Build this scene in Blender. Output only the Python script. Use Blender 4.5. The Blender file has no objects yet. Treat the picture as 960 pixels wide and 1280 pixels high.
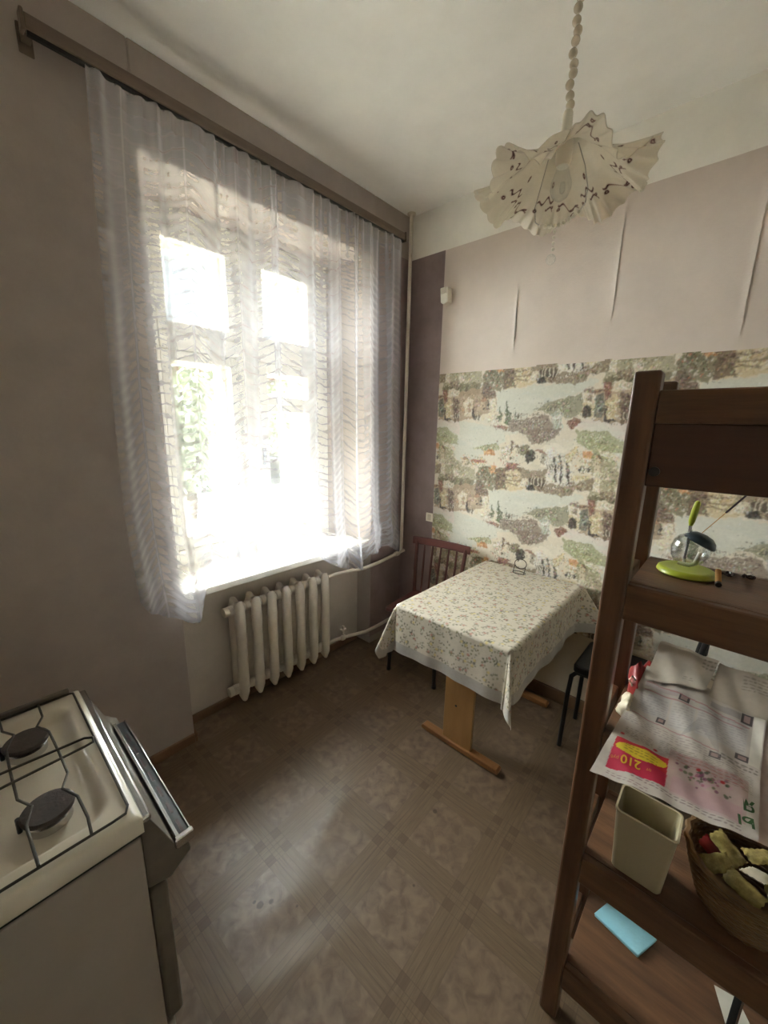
import bpy, math, random
import numpy as np
from mathutils import Vector, Matrix, Euler

SC = bpy.context.scene
COL = SC.collection
random.seed(7)
RNG = np.random.default_rng(7)
PI = math.pi

# ------------------------------------------------------------------ camera
cam_d = bpy.data.cameras.new('camera')
cam = bpy.data.objects.new('camera', cam_d)
COL.objects.link(cam)
SC.camera = cam
F_PX = 490.3
cam_d.sensor_fit = 'VERTICAL'
cam_d.sensor_height = 24.0
cam_d.lens = F_PX / 1280.0 * 24.0
cam_d.clip_start = 0.02
cam_d.clip_end = 200
YAW, PITCH, ROLL = math.radians(41.988), math.radians(12.575), math.radians(-1.208)
_fw = Vector((-math.sin(YAW) * math.cos(PITCH), math.cos(YAW) * math.cos(PITCH), -math.sin(PITCH)))
_rt = Vector((math.cos(YAW), math.sin(YAW), 0))
_up = _rt.cross(_fw)
_r2 = _rt * math.cos(ROLL) - _up * math.sin(ROLL)
_u2 = _rt * math.sin(ROLL) + _up * math.cos(ROLL)
_m = Matrix((( _r2.x, _u2.x, -_fw.x, 0), (_r2.y, _u2.y, -_fw.y, 0), (_r2.z, _u2.z, -_fw.z, 1.55), (0, 0, 0, 1)))
cam.matrix_world = _m

# ------------------------------------------------------------------ sky, daylight, exposure
world = bpy.data.worlds.new('overcast_sky')
SC.world = world
world.use_nodes = True
wn = world.node_tree
bg = wn.nodes['Background']
bg.inputs['Color'].default_value = (0.90, 0.95, 1.0, 1)
bg.inputs['Strength'].default_value = 0.17
pl = bpy.data.lights.new('window_sky_portal', 'AREA')
pl.shape = 'RECTANGLE'
pl.size = 1.75
pl.size_y = 1.40
pl.cycles.is_portal = True
po = bpy.data.objects.new('window_sky_portal', pl)
COL.objects.link(po)
po.location = (-2.44, 1.225, 1.63)
po.rotation_euler = (0, -PI / 2, 0)
sun_d = bpy.data.lights.new('added_fill_sun', 'SUN')        # added wide soft sun lamp, lights the room in place of the overcast sky
sun_d.energy = 27.0
sun_d.angle = math.radians(100)
sun_d.color = (0.99, 0.985, 1.0)
sun = bpy.data.objects.new('added_fill_sun', sun_d)
COL.objects.link(sun)
sun.rotation_euler = Vector((0.84, 0.26, -0.34)).to_track_quat('-Z', 'Y').to_euler()
SC.view_settings.view_transform = 'Standard'
SC.view_settings.look = 'None'
SC.view_settings.gamma = 1.0
SC.view_settings.use_curve_mapping = False
SC.view_settings.exposure = 3.2
SC.cycles.diffuse_bounces = 8
SC.cycles.max_bounces = 14
SC.cycles.transparent_max_bounces = 16
SC.cycles.caustics_reflective = False
SC.cycles.caustics_refractive = False

# ------------------------------------------------------------------ helpers
def lin(c):
    """8-bit sRGB -> linear rgba"""
    o = []
    for v in c[:3]:
        v = v / 255.0
        o.append(v / 12.92 if v <= 0.04045 else ((v + 0.055) / 1.055) ** 2.4)
    return (o[0], o[1], o[2], 1.0)

class MB:
    """collects shapes into one mesh"""
    def __init__(s):
        s.v = []; s.f = []
    def add(s, vs, fs):
        b = len(s.v); s.v += [tuple(p) for p in vs]; s.f += [tuple(i + b for i in f) for f in fs]
        return s
    def box(s, x0, x1, y0, y1, z0, z1, M=None):
        vs = [Vector((x, y, z)) for x in (x0, x1) for y in (y0, y1) for z in (z0, z1)]
        if M is not None: vs = [M @ p for p in vs]
        return s.add(vs, [(0, 1, 3, 2), (4, 6, 7, 5), (0, 4, 5, 1), (2, 3, 7, 6), (0, 2, 6, 4), (1, 5, 7, 3)])
    def prism(s, poly, axis, a, b):
        """extrude 2-D polygon along axis 'x','y','z' from a to b"""
        def P(u, v, w):
            return {'x': (w, u, v), 'y': (u, w, v), 'z': (u, v, w)}[axis]
        n = len(poly)
        vs = [P(u, v, a) for u, v in poly] + [P(u, v, b) for u, v in poly]
        fs = [tuple(range(n))[::-1], tuple(range(n, 2 * n))]
        fs += [(i, (i + 1) % n, n + (i + 1) % n, n + i) for i in range(n)]
        return s.add(vs, fs)
    def tube(s, pts, r, seg=10, closed=False, sx=1.0, ref=(0, 0, 1)):
        pts = [Vector(p) for p in pts]; n = len(pts)
        rs = r if isinstance(r, (list, tuple)) else [r] * n
        vs = []; up = Vector(ref)
        for i, p in enumerate(pts):
            if closed: t = pts[(i + 1) % n] - pts[i - 1]
            else: t = pts[min(i + 1, n - 1)] - pts[max(i - 1, 0)]
            t.normalize()
            a = t.cross(up)
            if a.length < 1e-3: a = t.cross(Vector((1, 0, 0)))
            if a.length < 1e-3: a = t.cross(Vector((0, 1, 0)))
            a.normalize(); b = a.cross(t).normalized()
            for k in range(seg):
                w = 2 * PI * k / seg
                vs.append(p + a * (math.cos(w) * rs[i] * sx) + b * (math.sin(w) * rs[i]))
        fs = []
        for i in range(n if closed else n - 1):
            j = (i + 1) % n
            for k in range(seg):
                l = (k + 1) % seg
                fs.append((i * seg + k, i * seg + l, j * seg + l, j * seg + k))
        if not closed:
            fs.append(tuple(range(seg))[::-1]); fs.append(tuple((n - 1) * seg + k for k in range(seg)))
        return s.add(vs, fs)
    def lathe(s, prof, c=(0, 0, 0), seg=28, M=None, cap=True):
        """prof: list of (r,z)"""
        vs = []; n = len(prof)
        for r, z in prof:
            for k in range(seg):
                w = 2 * PI * k / seg
                p = Vector((r * math.cos(w), r * math.sin(w), z))
                if M is not None: p = M @ p
                vs.append(p + Vector(c))
        fs = []
        for i in range(n - 1):
            for k in range(seg):
                l = (k + 1) % seg
                fs.append((i * seg + k, i * seg + l, (i + 1) * seg + l, (i + 1) * seg + k))
        if cap:
            fs.append(tuple(range(seg))[::-1]); fs.append(tuple((n - 1) * seg + k for k in range(seg)))
        return s.add(vs, fs)
    def ball(s, c, r, seg=10, rings=6, sc=(1, 1, 1)):
        prof = [(max(1e-5, math.sin(PI * i / rings)) * r, -math.cos(PI * i / rings) * r) for i in range(rings + 1)]
        M = Matrix.Diagonal((sc[0], sc[1], sc[2])).to_4x4()
        return s.lathe(prof, c, seg, M, cap=False)
    def grid(s, P, nu, nv, flip=False):
        """P(i,j)->point, nu x nv vertices"""
        vs = [P(i, j) for j in range(nv) for i in range(nu)]
        fs = []
        for j in range(nv - 1):
            for i in range(nu - 1):
                q = (j * nu + i, j * nu + i + 1, (j + 1) * nu + i + 1, (j + 1) * nu + i)
                fs.append(q[::-1] if flip else q)
        return s.add(vs, fs)
    def build(s, name, mat, parent=None, smooth=False, bevel=0.0, bseg=2, origin=None):
        me = bpy.data.meshes.new(name)
        vs = s.v
        o = bpy.data.objects.new(name, me)
        if origin is not None:
            vs = [(p[0] - origin[0], p[1] - origin[1], p[2] - origin[2]) for p in vs]
            o.location = origin
        me.from_pydata(vs, [], s.f)
        me.update()
        if smooth: me.polygons.foreach_set('use_smooth', [True] * len(me.polygons))
        if mat is not None: me.materials.append(mat)
        COL.objects.link(o)
        if parent is not None: o.parent = parent
        if bevel > 0:
            m = o.modifiers.new('bevel', 'BEVEL'); m.width = bevel; m.segments = bseg
            m.limit_method = 'ANGLE'; m.angle_limit = math.radians(40); m.harden_normals = False
            me.polygons.foreach_set('use_smooth', [True] * len(me.polygons))
            me.set_sharp_from_angle(angle=math.radians(35))
        elif smooth:
            me.set_sharp_from_angle(angle=math.radians(50))
        return o

def empty(name, loc=(0, 0, 0), rz=0.0):
    o = bpy.data.objects.new(name, None); COL.objects.link(o)
    o.location = loc; o.rotation_euler = (0, 0, rz); o.empty_display_size = 0.05
    return o
def tag(o, label, cat, group=None):
    o['label'] = label; o['category'] = cat
    if group: o['group'] = group
    return o
def structure(o):
    o['kind'] = 'structure'; return o
def grid_mesh(name, P, mat, parent=None, colors=None, uvs=None, smooth=True, solid=0.0):
    """P: (nv,nu,3) numpy array; colors: (nv,nu,3) linear; uvs (nv,nu,2)"""
    nv, nu = P.shape[:2]
    idx = np.arange(nv * nu).reshape(nv, nu)
    q = np.stack([idx[:-1, :-1], idx[:-1, 1:], idx[1:, 1:], idx[1:, :-1]], -1).reshape(-1, 4)
    me = bpy.data.meshes.new(name)
    me.vertices.add(nv * nu); me.vertices.foreach_set('co', P.reshape(-1).astype(np.float32))
    me.loops.add(q.size); me.loops.foreach_set('vertex_index', q.reshape(-1).astype(np.int32))
    me.polygons.add(len(q)); me.polygons.foreach_set('loop_start', np.arange(0, q.size, 4, dtype=np.int32))
    me.polygons.foreach_set('use_smooth', np.full(len(q), smooth))
    me.update(calc_edges=True)
    if colors is not None:
        a = me.color_attributes.new('print', 'FLOAT_COLOR', 'POINT')
        c = np.ones((nv * nu, 4), np.float32); c[:, :3] = colors.reshape(-1, 3)
        a.data.foreach_set('color', c.reshape(-1))
    if uvs is not None:
        l = me.uv_layers.new(name='weave')
        l.data.foreach_set('uv', uvs.reshape(-1, 2)[q.reshape(-1)].reshape(-1).astype(np.float32))
    if mat is not None: me.materials.append(mat)
    me.validate()
    o = bpy.data.objects.new(name, me); COL.objects.link(o)
    if parent is not None: o.parent = parent
    if solid:
        m = o.modifiers.new('thickness', 'SOLIDIFY'); m.thickness = solid; m.offset = -1
    return o

# ------------------------------------------------------------------ materials
def new_mat(name):
    m = bpy.data.materials.new(name); m.use_nodes = True
    nt = m.node_tree
    return m, nt, nt.nodes['Principled BSDF']
def mat(name, col, rough=0.6, var=0.12, scale=8.0, bump=0.0, bscale=60.0, metal=0.0, col2=None, stretch=None, coat=0.0, trans=0.0, spec=None):
    """noise-varied procedural surface; stretch = per-axis scale for grain"""
    m, nt, b = new_mat(name)
    N, L = nt.nodes, nt.links
    tc = N.new('ShaderNodeTexCoord'); mp = N.new('ShaderNodeMapping')
    mp.inputs['Scale'].default_value = stretch or (1, 1, 1)
    L.new(tc.outputs['Object'], mp.inputs['Vector'])
    nz = N.new('ShaderNodeTexNoise'); nz.inputs['Scale'].default_value = scale
    nz.inputs['Detail'].default_value = 6; nz.inputs['Roughness'].default_value = 0.62
    L.new(mp.outputs['Vector'], nz.inputs['Vector'])
    rp = N.new('ShaderNodeValToRGB')
    c = lin(col)
    c2 = lin(col2) if col2 else tuple(v * (1 - 2 * var) for v in c[:3]) + (1,)
    c1 = c if col2 else tuple(min(1, v * (1 + var)) for v in c[:3]) + (1,)
    rp.color_ramp.elements[0].position = 0.3; rp.color_ramp.elements[0].color = c2
    rp.color_ramp.elements[1].position = 0.68; rp.color_ramp.elements[1].color = c1
    L.new(nz.outputs['Fac'], rp.inputs['Fac'])
    L.new(rp.outputs['Color'], b.inputs['Base Color'])
    b.inputs['Roughness'].default_value = rough
    b.inputs['Metallic'].default_value = metal
    if coat: b.inputs['Coat Weight'].default_value = coat
    if trans: b.inputs['Transmission Weight'].default_value = trans
    if spec is not None: b.inputs['Specular IOR Level'].default_value = spec
    if bump:
        n2 = N.new('ShaderNodeTexNoise'); n2.inputs['Scale'].default_value = bscale; n2.inputs['Detail'].default_value = 4
        L.new(mp.outputs['Vector'], n2.inputs['Vector'])
        bp = N.new('ShaderNodeBump'); bp.inputs['Strength'].default_value = bump; bp.inputs['Distance'].default_value = 0.004
        L.new(n2.outputs['Fac'], bp.inputs['Height']); L.new(bp.outputs['Normal'], b.inputs['Normal'])
    return m
def print_mat(name, rough=0.55, weave=0.0, bump=0.08, transl=0.0):
    """surface that shows the colours printed on it (attribute 'print') under a fine paper or cloth grain"""
    m, nt, b = new_mat(name)
    N, L = nt.nodes, nt.links
    at = N.new('ShaderNodeAttribute'); at.attribute_name = 'print'
    tc = N.new('ShaderNodeTexCoord')
    nz = N.new('ShaderNodeTexNoise'); nz.inputs['Scale'].default_value = 90; nz.inputs['Detail'].default_value = 5
    L.new(tc.outputs['Object'], nz.inputs['Vector'])
    hs = N.new('ShaderNodeHueSaturation')
    mr = N.new('ShaderNodeMapRange'); mr.inputs['To Min'].default_value = 0.88; mr.inputs['To Max'].default_value = 1.12
    L.new(nz.outputs['Fac'], mr.inputs['Value']); L.new(mr.outputs['Result'], hs.inputs['Value'])
    L.new(at.outputs['Color'], hs.inputs['Color']); L.new(hs.outputs['Color'], b.inputs['Base Color'])
    b.inputs['Roughness'].default_value = rough
    bp = N.new('ShaderNodeBump'); bp.inputs['Strength'].default_value = bump; bp.inputs['Distance'].default_value = 0.002
    L.new(nz.outputs['Fac'], bp.inputs['Height']); L.new(bp.outputs['Normal'], b.inputs['Normal'])
    return m
def clear_mat(name, tint=(1, 1, 1), refl=0.08, rough=0.02):
    """thin clear pane: see-through with a mirror sheen"""
    m = bpy.data.materials.new(name); m.use_nodes = True
    nt = m.node_tree; N, L = nt.nodes, nt.links; N.clear()
    out = N.new('ShaderNodeOutputMaterial'); mx = N.new('ShaderNodeMixShader')
    tr = N.new('ShaderNodeBsdfTransparent'); gl = N.new('ShaderNodeBsdfGlossy')
    tr.inputs['Color'].default_value = (*tint, 1); gl.inputs['Roughness'].default_value = rough
    lw = N.new('ShaderNodeLayerWeight'); lw.inputs['Blend'].default_value = 0.25
    mr = N.new('ShaderNodeMapRange'); mr.inputs['To Min'].default_value = refl * 0.5; mr.inputs['To Max'].default_value = min(1, refl * 6)
    nz = N.new('ShaderNodeTexNoise'); nz.inputs['Scale'].default_value = 3
    bp = N.new('ShaderNodeBump'); bp.inputs['Strength'].default_value = 0.02
    L.new(nz.outputs['Fac'], bp.inputs['Height']); L.new(bp.outputs['Normal'], gl.inputs['Normal'])
    L.new(lw.outputs['Facing'], mr.inputs['Value']); L.new(mr.outputs['Result'], mx.inputs['Fac'])
    L.new(tr.outputs['BSDF'], mx.inputs[1]); L.new(gl.outputs['BSDF'], mx.inputs[2]); L.new(mx.outputs['Shader'], out.inputs['Surface'])
    return m
def sheer_mat(name, col, clear=0.5, transl=0.6):
    m = bpy.data.materials.new(name); m.use_nodes = True
    nt = m.node_tree; N, L = nt.nodes, nt.links; N.clear()
    out = N.new('ShaderNodeOutputMaterial')
    uv = N.new('ShaderNodeUVMap'); uv.uv_map = 'weave'
    sx = N.new('ShaderNodeSeparateXYZ'); L.new(uv.outputs['UV'], sx.inputs['Vector'])
    def math_(op, a, b=None, clamp=False):
        n = N.new('ShaderNodeMath'); n.operation = op; n.use_clamp = clamp
        for i, v in enumerate((a, b)):
            if v is None: continue
            if isinstance(v, (int, float)): n.inputs[i].default_value = v
            else: L.new(v, n.inputs[i])
        return n.outputs[0]
    nz = N.new('ShaderNodeTexNoise'); nz.inputs['Scale'].default_value = 1.0; nz.inputs['Detail'].default_value = 3
    mp = N.new('ShaderNodeMapping'); mp.inputs['Scale'].default_value = (26, 0.9, 1); L.new(uv.outputs['UV'], mp.inputs['Vector']); L.new(mp.outputs['Vector'], nz.inputs['Vector'])
    ph = math_('ADD', sx.outputs['Y'], math_('MULTIPLY', nz.outputs['Fac'], 1.5))
    fr = math_('ABSOLUTE', math_('SUBTRACT', math_('FRACT', ph), 0.5))          # 0 at a gather line
    # some of the gather lines fade out
    n2 = N.new('ShaderNodeTexNoise'); n2.inputs['Scale'].default_value = 1.0
    m2 = N.new('ShaderNodeMapping'); m2.inputs['Scale'].default_value = (9, 0.55, 1); m2.inputs['Location'].default_value = (3, 7, 0)
    L.new(uv.outputs['UV'], m2.inputs['Vector']); L.new(m2.outputs['Vector'], n2.inputs['Vector'])
    wid = math_('MULTIPLY', math_('SUBTRACT', n2.outputs['Fac'], 0.28, True), 0.36)
    line = math_('SUBTRACT', 1.0, math_('DIVIDE', fr, math_('ADD', wid, 0.03)), True)
    line = math_('MULTIPLY', line, math_('MULTIPLY', wid, 14.0, True))
    # lines fainter towards both side hems: the dimmer light there is painted in
    mid = math_('MULTIPLY', math_('SUBTRACT', 0.47, math_('ABSOLUTE', math_('SUBTRACT', sx.outputs['X'], 0.5)), True), 7.0, True)
    line = math_('MULTIPLY', line, math_('ADD', 0.30, math_('MULTIPLY', mid, 0.70)))
    # cords that draw the cloth up
    cd = math_('ABSOLUTE', math_('SUBTRACT', math_('FRACT', math_('MULTIPLY', sx.outputs['X'], 8.0)), 0.5))
    cord = math_('SUBTRACT', 1.0, math_('DIVIDE', cd, 0.025), True)
    op = math_('ADD', 1.0 - clear, math_('ADD', math_('MULTIPLY', line, 0.40), math_('MULTIPLY', cord, 0.14)), True)
    # cloth seen edge-on along a fold is crossed by more thread
    gm = N.new('ShaderNodeNewGeometry'); dt = N.new('ShaderNodeVectorMath'); dt.operation = 'DOT_PRODUCT'
    L.new(gm.outputs['True Normal'], dt.inputs[0]); L.new(gm.outputs['Incoming'], dt.inputs[1])
    cs = math_('MAXIMUM', math_('ABSOLUTE', dt.outputs['Value']), 0.34)
    op = math_('SUBTRACT', 1.0, math_('POWER', math_('SUBTRACT', 1.0, op, True), math_('DIVIDE', 0.85, cs)), True)
    tr = N.new('ShaderNodeBsdfTransparent')
    df = N.new('ShaderNodeBsdfDiffuse'); tl = N.new('ShaderNodeBsdfTranslucent')
    cm = N.new('ShaderNodeMix'); cm.data_type = 'RGBA'; L.new(line, cm.inputs[0])
    cm.inputs[6].default_value = lin(col); cm.inputs[7].default_value = lin((150, 138, 140))
    L.new(cm.outputs[2], df.inputs['Color']); L.new(cm.outputs[2], tl.inputs['Color'])
    bp = N.new('ShaderNodeBump'); bp.inputs['Strength'].default_value = 0.5; bp.inputs['Distance'].default_value = 0.006
    L.new(fr, bp.inputs['Height']); L.new(bp.outputs['Normal'], df.inputs['Normal']); L.new(bp.outputs['Normal'], tl.inputs['Normal'])
    m1 = N.new('ShaderNodeMixShader'); m1.inputs['Fac'].default_value = transl
    L.new(df.outputs['BSDF'], m1.inputs[1]); L.new(tl.outputs['BSDF'], m1.inputs[2])
    mx = N.new('ShaderNodeMixShader'); L.new(op, mx.inputs['Fac'])
    L.new(tr.outputs['BSDF'], mx.inputs[1]); L.new(m1.outputs['Shader'], mx.inputs[2]); L.new(mx.outputs['Shader'], out.inputs['Surface'])
    return m

M_PLASTER = mat('wall_paint', (168, 156, 148), 0.75, 0.05, 5, 0.25, 45)
M_WHITE_WASH = mat('whitewash', (243, 239, 230), 0.8, 0.04, 4, 0.2, 40)
M_NICHE = mat('niche_paint', (196, 186, 174), 0.7, 0.05, 5, 0.2, 45)
M_CEIL = mat('ceiling_paint', (246, 243, 237), 0.8, 0.04, 2.5, 0.15, 30)
M_BEIGE_PAPER = mat('beige_wallpaper', (214, 199, 188), 0.45, 0.03, 6, 0.25, 120)
M_DARK_PAPER = mat('dark_wallpaper', (142, 124, 122), 0.6, 0.08, 9, 0.25, 120)
M_LOW_PAINT = mat('lower_wall_paint', (206, 192, 168), 0.6, 0.06, 5, 0.2, 60)
M_WIN = mat('window_paint', (226, 222, 210), 0.45, 0.05, 10, 0.15, 60)
M_PIPE = mat('pipe_paint', (214, 204, 188), 0.45, 0.06, 12, 0.12, 60)
M_RAIL = mat('curtain_rail_wood', (114, 98, 86), 0.5, 0.12, 4, 0.1, 60, stretch=(9, 1, 9))
M_SHELF = mat('dark_stained_wood', (114, 80, 54), 0.45, 0.2, 3.2, 0.18, 20, col2=(74, 49, 33), stretch=(1.2, 10, 14))
M_SHELF_V = mat('dark_stained_post_wood', (108, 74, 51), 0.36, 0.2, 3.2, 0.18, 20, col2=(72, 46, 31), stretch=(12, 12, 1.2))
M_PANEL = mat('dark_panel_wood', (74, 46, 32), 0.5, 0.15, 3, 0.15, 20, stretch=(1.2, 10, 12))
M_SKIRT = mat('brown_skirting', (122, 92, 66), 0.5, 0.15, 5, 0.1, 30)
M_TABLE = mat('table_laminate', (162, 122, 74), 0.4, 0.06, 3, 0.05, 30, col2=(144, 106, 62), stretch=(6, 6, 1))
M_FOOT = mat('table_foot_wood', (150, 104, 60), 0.45, 0.1, 3, 0.1, 30, col2=(118, 78, 44), stretch=(1, 8, 8))
M_CHAIR = mat('red_brown_chair_wood', (88, 46, 40), 0.4, 0.12, 4, 0.1, 30, stretch=(2, 8, 8))
M_BLACK = mat('black_enamel', (26, 25, 26), 0.4, 0.2, 10, 0.1, 60)
M_BLACK_SEAT = mat('black_vinyl', (30, 28, 30), 0.5, 0.2, 14, 0.25, 90)
M_ENAMEL = mat('white_enamel', (206, 197, 180), 0.28, 0.03, 3, 0.0, coat=0.3)
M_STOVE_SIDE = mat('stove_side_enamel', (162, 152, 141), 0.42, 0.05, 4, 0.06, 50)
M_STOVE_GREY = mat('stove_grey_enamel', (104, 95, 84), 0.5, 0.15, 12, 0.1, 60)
M_CHROME = mat('worn_chrome', (205, 205, 205), 0.22, 0.06, 18, 0.05, 90, metal=1.0)
M_BURNER = mat('burner_iron', (70, 60, 54), 0.7, 0.25, 20, 0.4, 120)
M_ROD = mat('grate_rod', (62, 56, 46), 0.5, 0.3, 30, 0.3, 120, metal=0.3)
M_PLASTIC_WHITE = mat('white_plastic', (230, 224, 208), 0.4, 0.04, 8)
M_LIME = mat('lime_plastic', (176, 186, 54), 0.35, 0.05, 8)
M_STEEL = mat('steel', (190, 192, 196), 0.2, 0.05, 20, metal=1.0)
M_BLUE_LID = mat('grey_blue_lid', (74, 84, 92), 0.3, 0.1, 10, metal=0.5)
M_BIN = mat('beige_bin_plastic', (182, 170, 140), 0.45, 0.04, 6)
M_WICKER = mat('wicker', (118, 88, 52), 0.6, 0.2, 20, 0.3, 90)
M_BLUE_CLOTH = mat('blue_cloth', (150, 206, 222), 0.85, 0.06, 14, 0.4, 160)
M_PAPER = mat('white_paper', (214, 210, 198), 0.7, 0.05, 10, 0.1, 60)
M_RED_BAG = mat('red_plastic_bag', (156, 54, 52), 0.35, 0.12, 14, 0.3, 40)
M_CREAM_BAG = mat('cream_plastic_bag', (226, 212, 186), 0.35, 0.1, 14, 0.3, 40)
M_GOLD_WRAP = mat('gold_wrapper', (178, 158, 96), 0.2, 0.25, 60, 0.6, 90)
M_BROWN_STUB = mat('brown_stub', (176, 124, 66), 0.7, 0.12, 20)
M_DARK_METAL = mat('dark_trinket_metal', (64, 50, 48), 0.35, 0.2, 30, metal=0.7)
M_PURPLE = mat('dark_purple_stick', (52, 34, 46), 0.6, 0.15, 20)
M_SHADE = None
M_GLASS = clear_mat('window_glass', (0.96, 0.98, 0.97), 0.06)
M_JAR = clear_mat('jar_glass', (0.96, 0.97, 0.97), 0.10)
M_PRINT_PAPER = print_mat('mural_wallpaper', 0.5, bump=0.12)
M_PRINT_NEWS = print_mat('newsprint', 0.75, bump=0.05)
M_PRINT_CLOTH = print_mat('oilcloth', 0.42, bump=0.06)
M_LEAF = mat('leaf_green', (140, 146, 120), 0.6, 0.3, 1.5)
M_BARK = mat('bark', (96, 84, 70), 0.9, 0.2, 8, 0.6, 20)
M_GROUND = mat('courtyard_ground', (198, 195, 188), 0.9, 0.2, 1.0, 0.4, 6)
M_FACADE = mat('pale_facade', (128, 122, 110), 0.85, 0.05, 2, 0.2, 20)

# ------------------------------------------------------------------ canvas for flat print
class Canvas:
    def __init__(s, w, h, bgc):
        s.w, s.h = w, h
        s.a = np.empty((h, w, 3)); s.a[:] = np.array(lin(bgc)[:3])
        s.X, s.Y = np.meshgrid(np.arange(w) + 0.5, np.arange(h) + 0.5)
    def poly(s, pts, col, alpha=1.0, wrap=None):
        c = np.array(lin(col)[:3])
        offs = [(0, 0)] if wrap is None else [(dx * wrap[0], dy * wrap[1]) for dx in (-1, 0, 1) for dy in (-1, 0, 1)]
        P = np.array(pts, float)
        for ox, oy in offs:
            Q = P + (ox, oy)
            if Q[:, 0].max() < 0 or Q[:, 0].min() > s.w or Q[:, 1].max() < 0 or Q[:, 1].min() > s.h: continue
            ins = np.zeros((s.h, s.w), bool)
            n = len(Q)
            for i in range(n):
                x0, y0 = Q[i]; x1, y1 = Q[(i + 1) % n]
                if y0 == y1: continue
                cr = ((y0 > s.Y) != (y1 > s.Y)) & (s.X < (x1 - x0) * (s.Y - y0) / (y1 - y0) + x0)
                ins ^= cr
            s.a[ins] = s.a[ins] * (1 - alpha) + c * alpha
    def ell(s, cx, cy, rx, ry, col, ang=0.0, alpha=1.0, wrap=None):
        pts = []
        for k in range(14):
            w = 2 * PI * k / 14; x, y = rx * math.cos(w), ry * math.sin(w)
            pts.append((cx + x * math.cos(ang) - y * math.sin(ang), cy + x * math.sin(ang) + y * math.cos(ang)))
        s.poly(pts, col, alpha, wrap)
    def dot(s, cx, cy, r, col, alpha=1.0, ry=None, wrap=False):
        """small soft stamp painted in a local window"""
        ry = ry or r
        x0, x1 = int(cx - r - 2), int(cx + r + 3); y0, y1 = int(cy - ry - 2), int(cy + ry + 3)
        c = np.array(lin(col)[:3])
        xs = np.arange(x0, x1); ys = np.arange(y0, y1)
        gx, gy = np.meshgrid(xs, ys)
        d = np.sqrt(((gx + 0.5 - cx) / r) ** 2 + ((gy + 0.5 - cy) / ry) ** 2)
        m = np.clip((1.25 - d) / 0.5, 0, 1)[..., None] * alpha
        if wrap: ix, iy = xs % s.w, ys % s.h
        else:
            kx = (xs >= 0) & (xs < s.w); ky = (ys >= 0) & (ys < s.h)
            xs, ys = xs[kx], ys[ky]; m = m[ky][:, kx]; ix, iy = xs, ys
            if len(ix) == 0 or len(iy) == 0: return
        sub = s.a[np.ix_(iy, ix)]
        s.a[np.ix_(iy, ix)] = sub * (1 - m) + c * m
    def blur(s, n=1, wrap=False):
        for _ in range(n):
            a = s.a
            p = np.pad(a, ((1, 1), (1, 1), (0, 0)), 'wrap' if wrap else 'edge')
            s.a = (p[:-2, 1:-1] + p[2:, 1:-1] + p[1:-1, :-2] + p[1:-1, 2:] + 4 * a) / 8

# ================================================================== THE ROOM
XW, XN, YB, ZC = -1.78, -1.91, 2.175, 2.82       # window wall, niche back, back wall, ceiling
XR, YF = 1.15, -0.50                             # right wall, wall behind the stove
NY0, NY1, ZS, ZL = 0.615, 1.85, 0.785, 2.50      # window niche sides, sill top, lintel

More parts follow.
